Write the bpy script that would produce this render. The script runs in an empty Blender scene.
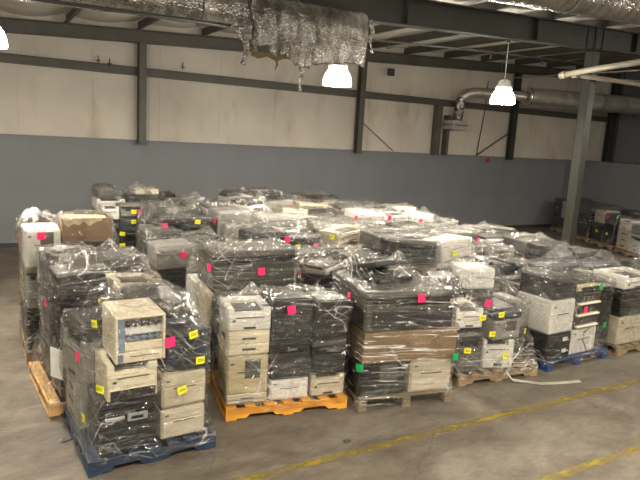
import bpy, bmesh, math, random
import numpy as np
from mathutils import Matrix, Vector
rnd = random.Random(7)
sc = bpy.context.scene
col = sc.collection
PI = math.pi

# ------------------------------------------------------------------ camera
cam_d = bpy.data.cameras.new('camera'); cam = bpy.data.objects.new('camera', cam_d); col.objects.link(cam)
XA = (0.86407511, -0.03691195, 0.50200769); YA = (-0.50005619, -0.17707372, 0.84769612); ZA = (0.05760225, -0.98350516, -0.17146304)
m = Matrix(((XA[0], -XA[1], -XA[2], 0), (YA[0], -YA[1], -YA[2], 0), (ZA[0], -ZA[1], -ZA[2], 2.84), (0, 0, 0, 1)))
cam.matrix_world = m
cam_d.sensor_width = 36; cam_d.lens = 598.4 / 640 * 36; cam_d.clip_start = .05
sc.camera = cam
sc.view_settings.view_transform = 'Standard'; sc.view_settings.look = 'None'; sc.view_settings.gamma = 1
sc.view_settings.use_curve_mapping = False
sc.view_settings.exposure = 0.38
sc.cycles.transparent_max_bounces = 24
# ------------------------------------------------------------------ world and lamps' positions
w = bpy.data.worlds.new('world'); sc.world = w; w.use_nodes = True
w.node_tree.nodes['Background'].inputs[0].default_value = (.9, .95, 1, 1); w.node_tree.nodes['Background'].inputs[1].default_value = .02
LAMP_W = 130
LAMP_COL = (1.0, .88, .72)
# (x, y, z of rim, power factor)
LAMPS = [(8.62, 8.2, 3.62, 1.0), (5.0, 8.2, 3.62, .8), (.22, 8.2, 3.64, 1.0),
         (.9, 1.0, 4.1, 1.35), (5.6, .8, 4.1, 1.2), (10.5, .8, 4.1, 1.1), (15.0, 4.5, 4.1, 1.5), (-4.5, 1.0, 4.1, .8), (-4.5, 8.2, 3.7, .7), (3.0, -5.0, 4.1, .9)]  # lamp nearest the partition is unseen, added to brighten the right wall

# ------------------------------------------------------------------ materials
MATS = {}
def newmat(name):
    mt = bpy.data.materials.new(name); mt.use_nodes = True
    nt = mt.node_tree; return mt, nt, nt.nodes['Principled BSDF'], nt.nodes['Material Output']
def N(nt, t, **kw):
    n = nt.nodes.new(t)
    for k, v in kw.items():
        if k.startswith('i_'): n.inputs[k[2:]].default_value = v
        else: setattr(n, k, v)
    return n
def ramp(nt, fac, stops):
    r = nt.nodes.new('ShaderNodeValToRGB'); e = r.color_ramp.elements
    while len(e) < len(stops): e.new(.5)
    for el, (p, c) in zip(e, stops): el.position = p; el.color = c if len(c) == 4 else (*c, 1)
    nt.links.new(fac, r.inputs[0]); return r
def coords(nt, scale=(1, 1, 1), rot=(0, 0, 0)):
    tc = nt.nodes.new('ShaderNodeTexCoord'); mp = nt.nodes.new('ShaderNodeMapping')
    mp.inputs['Scale'].default_value = scale; mp.inputs['Rotation'].default_value = rot
    nt.links.new(tc.outputs['Object'], mp.inputs[0]); return mp.outputs[0]
def mat(name, c, rough=.5, metal=0, var=.12, nscale=6, bump=0, bscale=60, spec=.5):
    """plain surface with slight procedural wear"""
    if name in MATS: return MATS[name]
    mt, nt, b, o = newmat(name)
    no = N(nt, 'ShaderNodeTexNoise'); no.inputs['Scale'].default_value = nscale; no.inputs['Detail'].default_value = 5
    nt.links.new(coords(nt), no.inputs['Vector'])
    lo = tuple(x * (1 - var) for x in c); hi = tuple(min(1, x * (1 + var)) for x in c)
    r = ramp(nt, no.outputs[0], [(.3, lo), (.7, hi)])
    nt.links.new(r.outputs[0], b.inputs['Base Color'])
    b.inputs['Roughness'].default_value = rough; b.inputs['Metallic'].default_value = metal
    b.inputs['Specular IOR Level'].default_value = spec
    if bump:
        n2 = N(nt, 'ShaderNodeTexNoise'); n2.inputs['Scale'].default_value = bscale
        nt.links.new(coords(nt), n2.inputs['Vector'])
        bp = N(nt, 'ShaderNodeBump'); bp.inputs['Strength'].default_value = bump; bp.inputs['Distance'].default_value = .02
        nt.links.new(n2.outputs[0], bp.inputs['Height']); nt.links.new(bp.outputs[0], b.inputs['Normal'])
    MATS[name] = mt; return mt

COL = {  # colour word -> (rgb linear)
 'beige': (.54, .49, .38), 'cream': (.70, .64, .49), 'white': (.70, .69, .65), 'light grey': (.27, .27, .25),
 'grey': (.085, .085, .08), 'greenish grey': (.060, .063, .052), 'dark grey': (.024, .0255, .028), 'black': (.010, .011, .012),
 'dark blue-grey': (.024, .033, .050), 'yellowed': (.52, .45, .28)}
def pm(c): return mat(c.replace(' ', '_').replace('-', '_') + '_plastic', COL[c], .42, var=.06, nscale=3)
M_DARK = mat('recess_shade', (.02, .02, .022), .6)  # shade inside recesses and openings, put into a near-black colour
M_SLOT = mat('slot_shadow_plastic', (.05, .05, .05), .6)
M_LCD = mat('lcd_glass', (.10, .13, .12), .15)
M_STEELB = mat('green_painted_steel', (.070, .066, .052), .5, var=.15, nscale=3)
M_STEELC = mat('shaded_olive_steel', (.020, .022, .016), .5, var=.15, nscale=3)  # darkened copy of the green steel, shade put into the colour
M_STEELD = mat('dark_steel', (.030, .031, .026), .55, var=.15, nscale=3)
M_GALV = mat('galvanised_steel', (.35, .35, .34), .35, metal=.9)
M_SILVER = mat('silver_latch_metal', (.55, .56, .58), .3, metal=.6)
M_ROLLER = mat('blue_grey_rail', (.16, .22, .30), .4)
M_ORANGE = mat('orange_painted_wood', (.72, .33, .035), .6, var=.15, nscale=8)
M_BLUE = mat('blue_painted_wood', (.018, .06, .20), .5, var=.2, nscale=8)
M_NAVY = mat('navy_painted_wood', (.016, .035, .075), .5, var=.25, nscale=8)
M_PAPER = mat('paper_white', (.7, .7, .68), .7)
M_CABLE = mat('cable_black', (.02, .02, .02), .5)
M_STRAP = mat('strap_plastic', (.62, .60, .52), .4)
def woodmat(name, a, b_):
    mt, nt, b, o = newmat(name)
    wv = N(nt, 'ShaderNodeTexNoise'); wv.inputs['Scale'].default_value = 5; wv.inputs['Detail'].default_value = 8
    nt.links.new(coords(nt, (1, 8, 8)), wv.inputs['Vector'])
    r = ramp(nt, wv.outputs[0], [(.3, a), (.7, b_)]); nt.links.new(r.outputs[0], b.inputs['Base Color'])
    b.inputs['Roughness'].default_value = .75; return mt
M_WOOD = woodmat('pallet_wood', (.20, .14, .075), (.38, .28, .16))
M_WOODL = woodmat('fresh_pallet_wood', (.58, .33, .12), (.80, .52, .24))
M_WOODG = woodmat('weathered_pallet_wood', (.13, .10, .065), (.27, .21, .14))
M_CARD = mat('cardboard', (.22, .145, .075), .8, var=.18, nscale=5)
M_CARDT = mat('torn_cardboard_liner', (.50, .42, .27), .85, var=.25, nscale=9)
def sticker_mat(name, c):
    mt, nt, b, o = newmat(name)
    no = N(nt, 'ShaderNodeTexNoise'); no.inputs['Scale'].default_value = 20; nt.links.new(coords(nt), no.inputs['Vector'])
    r = ramp(nt, no.outputs[0], [(.3, tuple(x * .9 for x in c)), (.7, c)]); nt.links.new(r.outputs[0], b.inputs['Base Color'])
    b.inputs['Roughness'].default_value = .5; return mt
M_STK = {'p': sticker_mat('pink_paper', (.95, .02, .16)), 'y': sticker_mat('yellow_paper', (.80, .78, .02)), 'g': sticker_mat('green_paper', (.0, .34, .09))}
M_INK = mat('ink_print', (.05, .05, .05), .6)

def film_material(name, haze, seed, dg=1.0, hz=1.0):
    """clear polyethylene stretch film: mostly see-through, white streaks for folds and painted crease highlights, glossy wrinkles"""
    mt, nt, b, o = newmat(name); nt.nodes.remove(b); L = nt.links.new
    def ridged(scale, rot, detail, off):
        tc = nt.nodes.new('ShaderNodeTexCoord'); m0 = nt.nodes.new('ShaderNodeMapping'); mp = nt.nodes.new('ShaderNodeMapping')
        m0.inputs['Rotation'].default_value = (0, 0, rot); L(tc.outputs['UV'], m0.inputs[0]); L(m0.outputs[0], mp.inputs[0])
        mp.inputs['Scale'].default_value = scale; mp.inputs['Location'].default_value = (off, seed, off)
        n = N(nt, 'ShaderNodeTexNoise'); n.inputs['Scale'].default_value = 1; n.inputs['Detail'].default_value = detail; n.inputs['Distortion'].default_value = .25; n.inputs['Roughness'].default_value = .4
        L(mp.outputs[0], n.inputs['Vector'])
        s = N(nt, 'ShaderNodeMath', operation='SUBTRACT'); s.inputs[1].default_value = .5; L(n.outputs[0], s.inputs[0])
        a = N(nt, 'ShaderNodeMath', operation='ABSOLUTE'); L(s.outputs[0], a.inputs[0])
        return a.outputs[0]
    r1 = ridged((.9, 17, 1), .06, 2, 1.3)        # near-horizontal pull lines
    r2 = ridged((1.0, 8, 1), .75, 1, 7.7)         # diagonals from the corners
    r4 = ridged((1.0, 7, 1), -.95, 1, 17.7)
    r3 = ridged((7, 7, 7), .3, 3, 3.1)            # crumple
    def band(sock, w_):
        mr = N(nt, 'ShaderNodeMapRange'); mr.inputs[1].default_value = 0; mr.inputs[2].default_value = w_; mr.inputs[3].default_value = 1; mr.inputs[4].default_value = 0
        L(sock, mr.inputs[0]); p = N(nt, 'ShaderNodeMath', operation='POWER'); p.inputs[1].default_value = 2; L(mr.outputs[0], p.inputs[0]); return p.outputs[0]
    b1, b2, b3, b4 = band(r1, .028), band(r2, .012), band(r3, .03), band(r4, .012)
    # where the roll overlapped itself the film is denser
    tc = nt.nodes.new('ShaderNodeTexCoord'); big = N(nt, 'ShaderNodeTexNoise'); big.inputs['Scale'].default_value = 2.2; big.inputs['Detail'].default_value = 2
    L(tc.outputs['Object'], big.inputs['Vector'])
    dens = N(nt, 'ShaderNodeMapRange'); dens.inputs[1].default_value = .42; dens.inputs[2].default_value = .68; dens.inputs[3].default_value = .12; dens.inputs[4].default_value = 1.7
    L(big.outputs[0], dens.inputs[0])
    def mad(a, k, c):
        n = N(nt, 'ShaderNodeMath', operation='MULTIPLY_ADD'); n.inputs[1].default_value = k
        L(a, n.inputs[0])
        if isinstance(c, float): n.inputs[2].default_value = c
        else: L(c, n.inputs[2])
        return n.outputs[0]
    s = mad(b1, .42 * hz, mad(b2, .48 * dg, mad(b4, .48 * dg, mad(b3, .08, .006))))  # streaks: denser folds, plus crease highlights put into the colour
    mul = N(nt, 'ShaderNodeMath', operation='MULTIPLY'); L(s, mul.inputs[0]); L(dens.outputs[0], mul.inputs[1])
    mul2 = N(nt, 'ShaderNodeMath', operation='MULTIPLY', use_clamp=True); L(mul.outputs[0], mul2.inputs[0]); mul2.inputs[1].default_value = haze
    bh = mad(r1, .7, mad(r2, .7 * dg, mad(r4, .7 * dg, mad(r3, 1.0, 0.0))))
    bp = N(nt, 'ShaderNodeBump'); bp.inputs['Strength'].default_value = 1.0; bp.inputs['Distance'].default_value = .09; L(bh, bp.inputs['Height'])
    tr = N(nt, 'ShaderNodeBsdfTransparent'); tr.inputs[0].default_value = (.91, .91, .90, 1)
    df = N(nt, 'ShaderNodeBsdfDiffuse'); df.inputs[0].default_value = (.82, .81, .77, 1)
    tl = N(nt, 'ShaderNodeBsdfTranslucent'); tl.inputs[0].default_value = (.82, .81, .77, 1)
    dm = N(nt, 'ShaderNodeMixShader'); dm.inputs[0].default_value = .35; L(df.outputs[0], dm.inputs[1]); L(tl.outputs[0], dm.inputs[2])
    m1 = N(nt, 'ShaderNodeMixShader'); L(mul2.outputs[0], m1.inputs[0]); L(tr.outputs[0], m1.inputs[1]); L(dm.outputs[0], m1.inputs[2])
    gl = N(nt, 'ShaderNodeBsdfGlossy'); gl.inputs['Color'].default_value = (1, 1, 1, 1); gl.inputs['Roughness'].default_value = .11; L(bp.outputs[0], gl.inputs['Normal'])
    fr = N(nt, 'ShaderNodeFresnel'); fr.inputs['IOR'].default_value = 1.5; L(bp.outputs[0], fr.inputs['Normal'])
    fk = N(nt, 'ShaderNodeMath', operation='MULTIPLY', use_clamp=True); L(fr.outputs[0], fk.inputs[0]); fk.inputs[1].default_value = 1.25
    fm = N(nt, 'ShaderNodeMath', operation='MINIMUM'); L(fk.outputs[0], fm.inputs[0]); fm.inputs[1].default_value = .34
    m2 = N(nt, 'ShaderNodeMixShader'); L(fm.outputs[0], m2.inputs[0]); L(m1.outputs[0], m2.inputs[1]); L(gl.outputs[0], m2.inputs[2])
    L(m2.outputs[0], o.inputs[0]); return mt
FILM = {'thin': [film_material('thin_stretch_film_a', .75, 1.0), film_material('thin_stretch_film_b', .9, 5.0)],
        'mid': [film_material('stretch_film_a', 1.25, 2.0), film_material('stretch_film_b', 1.4, 8.0)],
        'thick': [film_material('thick_stretch_film', 2.0, 3.0, .25, 1.8)]}

def foil_mat():
    mt, nt, b, o = newmat('crinkled_foil'); b.inputs['Metallic'].default_value = .9; b.inputs['Roughness'].default_value = .27
    b.inputs['Base Color'].default_value = (.50, .48, .44, 1)
    n = N(nt, 'ShaderNodeTexNoise'); n.inputs['Scale'].default_value = 7; n.inputs['Detail'].default_value = 5; nt.links.new(coords(nt, (1.6, 1, .6)), n.inputs['Vector'])
    v = N(nt, 'ShaderNodeTexVoronoi'); v.inputs['Scale'].default_value = 34; nt.links.new(coords(nt), v.inputs['Vector'])
    ad = N(nt, 'ShaderNodeMath', operation='ADD'); nt.links.new(n.outputs[0], ad.inputs[0]); nt.links.new(v.outputs[0], ad.inputs[1])
    bp = N(nt, 'ShaderNodeBump'); bp.inputs['Strength'].default_value = .7; bp.inputs['Distance'].default_value = .014
    nt.links.new(ad.outputs[0], bp.inputs['Height']); nt.links.new(bp.outputs[0], b.inputs['Normal'])
    r = ramp(nt, n.outputs[0], [(.3, (.20, .19, .175)), (.7, (.48, .47, .44))]); nt.links.new(r.outputs[0], b.inputs['Base Color'])
    return mt
M_FOIL = foil_mat()
M_DUCT = mat('bright_duct_metal', (.60, .58, .53), .30, metal=.8, var=.2, nscale=4, bump=.25, bscale=9)
M_FIBRE = mat('yellow_glass_wool', (.26, .21, .10), .95, bump=1, bscale=80)

def floor_mat():
    mt, nt, b, o = newmat('stained_concrete'); L = nt.links.new
    def noise(s, d, sc_=(1, 1, 1), dist=0):
        n = N(nt, 'ShaderNodeTexNoise'); n.inputs['Scale'].default_value = s; n.inputs['Detail'].default_value = d; n.inputs['Distortion'].default_value = dist
        n.inputs['Roughness'].default_value = .62
        L(coords(nt, sc_, (0, 0, .5)), n.inputs['Vector']); return n.outputs[0]
    a = ramp(nt, noise(1.1, 8, (1, 1.8, 1), 1.2), [(.32, (.088, .073, .057)), (.5, (.132, .115, .090)), (.70, (.185, .166, .132))])
    b2 = ramp(nt, noise(5, 8, (1, 2.4, 1), 1.5), [(.35, (.62, .61, .60)), (.62, (1, 1, 1))])
    mx = N(nt, 'ShaderNodeMixRGB', blend_type='MULTIPLY'); mx.inputs[0].default_value = .75; L(a.outputs[0], mx.inputs[1]); L(b2.outputs[0], mx.inputs[2])
    # hairline cracks
    v = N(nt, 'ShaderNodeTexVoronoi', feature='DISTANCE_TO_EDGE'); v.inputs['Scale'].default_value = .55
    nn = N(nt, 'ShaderNodeTexNoise'); nn.inputs['Scale'].default_value = 2.5; nn.inputs['Detail'].default_value = 5; L(coords(nt), nn.inputs['Vector'])
    vm = N(nt, 'ShaderNodeMixRGB'); vm.inputs[0].default_value = .25; L(coords(nt), vm.inputs[1]); L(nn.outputs['Color'], vm.inputs[2]); L(vm.outputs[0], v.inputs['Vector'])
    cr = ramp(nt, v.outputs[0], [(0, (.55, .55, .55)), (.006, (1, 1, 1))])
    m3 = N(nt, 'ShaderNodeMixRGB', blend_type='MULTIPLY'); m3.inputs[0].default_value = .6; L(mx.outputs[0], m3.inputs[1]); L(cr.outputs[0], m3.inputs[2])
    L(m3.outputs[0], b.inputs['Base Color'])
    rr = ramp(nt, noise(2, 4), [(.3, (.55,) * 3), (.7, (.78,) * 3)]); L(rr.outputs[0], b.inputs['Roughness'])
    bp = N(nt, 'ShaderNodeBump'); bp.inputs['Strength'].default_value = .25; bp.inputs['Distance'].default_value = .01; L(noise(30, 4), bp.inputs['Height']); L(bp.outputs[0], b.inputs['Normal'])
    return mt
def worn_paint():
    mt, nt, b, o = newmat('worn_yellow_paint'); L = nt.links.new
    b.inputs['Base Color'].default_value = (.27, .20, .022, 1); b.inputs['Roughness'].default_value = .6
    n = N(nt, 'ShaderNodeTexNoise'); n.inputs['Scale'].default_value = 7; n.inputs['Detail'].default_value = 9; n.inputs['Roughness'].default_value = .7; L(coords(nt, (.5, 1.6, 1)), n.inputs['Vector'])
    r = ramp(nt, n.outputs[0], [(.40, (.12, .12, .12)), (.60, (.8, .8, .8))])
    t = N(nt, 'ShaderNodeBsdfTransparent'); mx = N(nt, 'ShaderNodeMixShader'); L(r.outputs[0], mx.inputs[0]); L(b.outputs[0], mx.inputs[2]); L(t.outputs[0], mx.inputs[1])
    L(mx.outputs[0], o.inputs[0]); return mt
def blanket_mat(name, lo, hi, seams=0):
    mt, nt, b, o = newmat(name); L = nt.links.new
    n = N(nt, 'ShaderNodeTexNoise'); n.inputs['Scale'].default_value = .8; n.inputs['Detail'].default_value = 6; L(coords(nt, (1, 1, 1)), n.inputs['Vector'])
    r = ramp(nt, n.outputs[0], [(.3, lo), (.7, hi)])
    # water stains running down
    n2 = N(nt, 'ShaderNodeTexNoise'); n2.inputs['Scale'].default_value = 1.3; n2.inputs['Detail'].default_value = 7; L(coords(nt, (1.3, 1, .5)), n2.inputs['Vector'])
    s = ramp(nt, n2.outputs[0], [(.56, (1, 1, 1)), (.72, (.72, .66, .52))])
    mx = N(nt, 'ShaderNodeMixRGB', blend_type='MULTIPLY'); mx.inputs[0].default_value = .7; L(r.outputs[0], mx.inputs[1]); L(s.outputs[0], mx.inputs[2])
    L(mx.outputs[0], b.inputs['Base Color']); b.inputs['Roughness'].default_value = .6
    n3 = N(nt, 'ShaderNodeTexNoise'); n3.inputs['Scale'].default_value = 2.2; L(coords(nt), n3.inputs['Vector'])
    bp = N(nt, 'ShaderNodeBump'); bp.inputs['Strength'].default_value = .5; bp.inputs['Distance'].default_value = .06; L(n3.outputs[0], bp.inputs['Height']); L(bp.outputs[0], b.inputs['Normal'])
    return mt
M_FLOOR = floor_mat(); M_LINE = worn_paint()
M_BLANK = blanket_mat('vinyl_wall_blanket', (.47, .435, .375), (.57, .53, .46))
M_ROOF = blanket_mat('vinyl_roof_blanket', (.70, .67, .60), (.80, .77, .70))
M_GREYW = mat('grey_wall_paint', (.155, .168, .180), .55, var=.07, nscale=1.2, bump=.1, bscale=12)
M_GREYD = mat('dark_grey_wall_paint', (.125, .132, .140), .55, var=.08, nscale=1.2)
M_PIPE = mat('cream_painted_pipe', (.25, .22, .17), .45)
M_SPR = mat('dark_sprinkler_pipe', (.035, .034, .03), .5)
M_BASE = mat('black_wall_base', (.035, .035, .034), .6)

# ------------------------------------------------------------------ mesh helpers
def cbox(bm, x0, x1, y0, y1, z0, z1, b=.006, mtx=None, mi=0, taper=0):
    """chamfered box; taper shrinks the top"""
    b = min(b, (x1 - x0) * .3, (y1 - y0) * .3, (z1 - z0) * .3)
    if b <= 0: b = 1e-4
    V = {}
    for i, X in enumerate((x0, x1)):
        for j, Y in enumerate((y0, y1)):
            for k, Zc in enumerate((z0, z1)):
                sx, sy, sz = (b if i == 0 else -b), (b if j == 0 else -b), (b if k == 0 else -b)
                tx = (taper if i == 0 else -taper) * k; ty = (taper if j == 0 else -taper) * k
                for ax in range(3):
                    p = [X + tx + sx, Y + ty + sy, Zc + sz]
                    p[ax] -= (sx, sy, sz)[ax]
                    v = Vector(p)
                    if mtx is not None: v = mtx @ v
                    V[i, j, k, ax] = bm.verts.new(v)
    F = []
    for s in (0, 1):
        F.append([V[s, 0, 0, 0], V[s, 1, 0, 0], V[s, 1, 1, 0], V[s, 0, 1, 0]])
        F.append([V[0, s, 0, 1], V[1, s, 0, 1], V[1, s, 1, 1], V[0, s, 1, 1]])
        F.append([V[0, 0, s, 2], V[1, 0, s, 2], V[1, 1, s, 2], V[0, 1, s, 2]])
    for a in (0, 1):
        for c in (0, 1):
            F.append([V[0, a, c, 1], V[1, a, c, 1], V[1, a, c, 2], V[0, a, c, 2]])
            F.append([V[a, 0, c, 0], V[a, 1, c, 0], V[a, 1, c, 2], V[a, 0, c, 2]])
            F.append([V[a, c, 0, 0], V[a, c, 1, 0], V[a, c, 1, 1], V[a, c, 0, 1]])
    for i in (0, 1):
        for j in (0, 1):
            for k in (0, 1): F.append([V[i, j, k, 0], V[i, j, k, 1], V[i, j, k, 2]])
    for f in F:
        fc = bm.faces.new(f); fc.material_index = mi
def finish(bm): bmesh.ops.recalc_face_normals(bm, faces=bm.faces[:])
def obj(name, bm, mats, parent=None, loc=None, rotz=0, smooth=False, **props):
    finish(bm)
    me = bpy.data.meshes.new(name); bm.to_mesh(me); bm.free()
    for mm in (mats if isinstance(mats, (list, tuple)) else [mats]): me.materials.append(mm)
    if smooth: me.polygons.foreach_set('use_smooth', [True] * len(me.polygons))
    o = bpy.data.objects.new(name, me); col.objects.link(o)
    if parent is not None: o.parent = parent
    if loc is not None: o.location = loc
    if rotz: o.rotation_euler = (0, 0, rotz)
    for k, v in props.items(): o[k] = v
    return o
def boxobj(name, dims, mats, parent=None, b=.006, **kw):
    bm = bmesh.new(); cbox(bm, *dims, b=b); return obj(name, bm, mats, parent, **kw)
def thing(name, label, cat, loc=(0, 0, 0), rotz=0, group=None, kind=None):
    o = bpy.data.objects.new(name, None); col.objects.link(o); o.empty_display_size = .1
    o.location = loc; o.rotation_euler = (0, 0, rotz); o['label'] = label; o['category'] = cat
    if group: o['group'] = group
    if kind: o['kind'] = kind
    return o
def tube(bm, pts, r, n=10, caps=True, mi=0):
    pts = [Vector(p) for p in pts]; rings = []
    rr = r if isinstance(r, (list, tuple)) else [r] * len(pts)
    for i, p in enumerate(pts):
        t = (pts[min(i + 1, len(pts) - 1)] - pts[max(i - 1, 0)]).normalized()
        a = t.cross(Vector((0, 0, 1)))
        if a.length < 1e-3: a = t.cross(Vector((0, 1, 0)))
        a.normalize(); c = t.cross(a)
        rings.append([bm.verts.new(p + (a * math.cos(2 * PI * k / n) + c * math.sin(2 * PI * k / n)) * rr[i]) for k in range(n)])
    for A, B in zip(rings, rings[1:]):
        for k in range(n): f = bm.faces.new([A[k], A[(k + 1) % n], B[(k + 1) % n], B[k]]); f.material_index = mi; f.smooth = True
    if caps: bm.faces.new(rings[0][::-1]); bm.faces.new(rings[-1])
def lathe(bm, prof, n=24, mi=0, c=(0, 0, 0)):
    rings = [[bm.verts.new((c[0] + r * math.cos(2 * PI * k / n), c[1] + r * math.sin(2 * PI * k / n), c[2] + z)) for k in range(n)] for r, z in prof]
    for A, B in zip(rings, rings[1:]):
        for k in range(n): f = bm.faces.new([A[k], A[(k + 1) % n], B[(k + 1) % n], B[k]]); f.smooth = True; f.material_index = mi
    return rings
def ibeam(bm, p0, p1, h, wd, tf=.02, tw=.014, up=(0, 0, 1)):
    """I section between two points; p are on the section's centre line"""
    p0, p1 = Vector(p0), Vector(p1); d = (p1 - p0); L_ = d.length; d.normalize(); up = Vector(up); s = d.cross(up).normalized(); u = s.cross(d)
    M = Matrix(((d.x, s.x, u.x, p0.x), (d.y, s.y, u.y, p0.y), (d.z, s.z, u.z, p0.z), (0, 0, 0, 1)))
    cbox(bm, 0, L_, -wd / 2, wd / 2, h / 2 - tf, h / 2, .002, M)
    cbox(bm, 0, L_, -wd / 2, wd / 2, -h / 2, -h / 2 + tf, .002, M)
    cbox(bm, 0, L_, -tw / 2, tw / 2, -h / 2 + tf, h / 2 - tf, .002, M)
def zsec(bm, p0, p1, h, wd, t=.006, up=(0, 0, 1)):
    """Z section (purlins, girts)"""
    p0, p1 = Vector(p0), Vector(p1); d = (p1 - p0); L_ = d.length; d.normalize(); up = Vector(up); s = d.cross(up).normalized(); u = s.cross(d)
    M = Matrix(((d.x, s.x, u.x, p0.x), (d.y, s.y, u.y, p0.y), (d.z, s.z, u.z, p0.z), (0, 0, 0, 1)))
    cbox(bm, 0, L_, -t / 2, t / 2, -h / 2, h / 2, .001, M)
    cbox(bm, 0, L_, 0, wd, h / 2 - t, h / 2, .001, M)
    cbox(bm, 0, L_, -wd, 0, -h / 2, -h / 2 + t, .001, M)
    cbox(bm, 0, L_, -wd, -wd + t, -h / 2, -h / 2 + .02, .001, M)
def S(name, bm, m_, label=None, cat=None, parent=None, **kw):
    o = obj(name, bm, m_, parent, **kw)
    if parent is None: o['kind'] = 'structure'
    if label: o['label'] = label
    if cat: o['category'] = cat
    return o

# ------------------------------------------------------------------ room shell
YW = 14.76; XL, XR, YF = -8.6, 21.46, -11.0; XP = 19.05
def roofz(x): return 5.03 + .044 * x
bm = bmesh.new(); cbox(bm, XL - .2, XR + .2, YF - .2, YW + .2, -.2, 0, .001)
S('floor', bm, M_FLOOR, 'stained grey-brown concrete warehouse floor', 'floor')
bm = bmesh.new(); cbox(bm, XL, XR, YW, YW + .15, 0, 6.3, .001)
wb = S('wall_back', bm, M_BLANK, 'long back wall, beige insulation above grey painted lower band', 'wall')
# blanket seams, slight folded ribs on the upper wall
x = XL + .4
k = 0
while x < XR:
    bm = bmesh.new(); cbox(bm, x - .02, x + .02, YW - .012, YW, 2.44, 6.1, .003); obj('blanket_seam', bm, M_BLANK, wb); x += 1.53
# grey wainscot sheets 1.22 m wide
shared = None; x = XL
bm = bmesh.new(); cbox(bm, .0003, 1.2197, 0, .05, 0, 2.46, .0006); finish(bm); shared = bpy.data.meshes.new('wall_board'); bm.to_mesh(shared); bm.free(); shared.materials.append(M_GREYW)
while x < XP:
    o = bpy.data.objects.new('wall_board', shared); col.objects.link(o); o.parent = wb; o.location = (x, YW - .05, 0); x += 1.22
bm = bmesh.new(); cbox(bm, XL, XP, YW - .062, YW - .05, 0, .10, .002); S('baseboard_back', bm, M_BASE, 'thin dark base strip along the back wall', 'baseboard')
bm = bmesh.new(); cbox(bm, XL, XP, YW - .07, YW, 2.46, 2.49, .002); S('trim_1', bm, M_GREYW, 'thin cap rail on top of the grey wall band', 'trim')
bm = bmesh.new(); cbox(bm, XL - .15, XL, YF, YW, 0, 6.3, .001); S('wall_left', bm, M_BLANK, 'beige insulated side wall', 'wall')
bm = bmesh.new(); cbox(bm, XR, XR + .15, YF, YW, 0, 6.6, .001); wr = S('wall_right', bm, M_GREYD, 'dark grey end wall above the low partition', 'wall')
for i in range(22):
    y = YW - .3 - i * 1.15
    bm = bmesh.new(); cbox(bm, XR - .02, XR, y - .02, y + .02, 0, 6.2, .002); obj('panel_rib', bm, M_STEELD, wr)
bm = bmesh.new(); cbox(bm, XL, XR, YF - .15, YF, 0, 6.6, .001); S('wall_front', bm, M_BLANK, 'beige insulated wall behind camera', 'wall')
# low room in the far corner
bm = bmesh.new(); cbox(bm, XP, XR, 4.0, YW - .001, 0, 2.44, .01)
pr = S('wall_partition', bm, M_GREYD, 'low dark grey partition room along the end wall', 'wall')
bm = bmesh.new(); cbox(bm, XP - .03, XR, 4.0, YW - .001, 2.44, 2.50, .01); obj('ledge', bm, M_GREYW, pr)
bm = bmesh.new(); cbox(bm, XP - .015, XP, 4.0, YW - .07, 0, .1, .003); obj('kick_strip', bm, M_BASE, pr)
# ceiling: insulation blanket sagging between the purlins
PX = [1.95 + 1.55 * k for k in range(-7, 13)]
def sag(x):
    if x < PX[0] or x > PX[-1]: return 0
    t = ((x - PX[0]) / 1.55) % 1.0
    return .13 * math.sin(PI * t) ** .8
bm = bmesh.new(); xs = [XL - .1 + i * (XR - XL + .2) / 220 for i in range(221)]; ys = [YF, -4, 2, 5, 8, 10, 12, 13.5, YW + .1]
g = [[bm.verts.new((x, y, roofz(x) + .06 - sag(x) * (1 + .25 * math.sin(y * 1.7 + x)))) for y in ys] for x in xs]
for i in range(220):
    for j in range(len(ys) - 1): f = bm.faces.new([g[i][j], g[i + 1][j], g[i + 1][j + 1], g[i][j + 1]]); f.smooth = True
ce = S('ceiling', bm, M_ROOF, 'cream insulation blanket sagging between the roof purlins', 'ceiling')
bm = bmesh.new()
cbox(bm, XL - .1, XR + .1, YF, YW + .1, 6.5, 6.6, .001); obj('roof_deck', bm, M_GALV, ce)

def sthing(name, label, cat): return thing(name, label, cat, kind='structure')
nth = ['leftmost', 'second', 'third', 'fourth', 'fifth', 'sixth', 'seventh', 'eighth', 'ninth', 'tenth', 'eleventh', 'twelfth', 'thirteenth', 'fourteenth', 'fifteenth', 'sixteenth', 'seventeenth', 'eighteenth', 'nineteenth', 'twentieth']
for i, x in enumerate(PX):
    bm = bmesh.new(); zsec(bm, (x, YF, roofz(x) - .095), (x, YW, roofz(x) - .095), .19, .07)
    S('roof_purlin', bm, M_STEELB, f'green painted steel roof purlin, {nth[i]} counting from the left end', 'purlin')['group'] = 'roof purlins'
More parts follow.
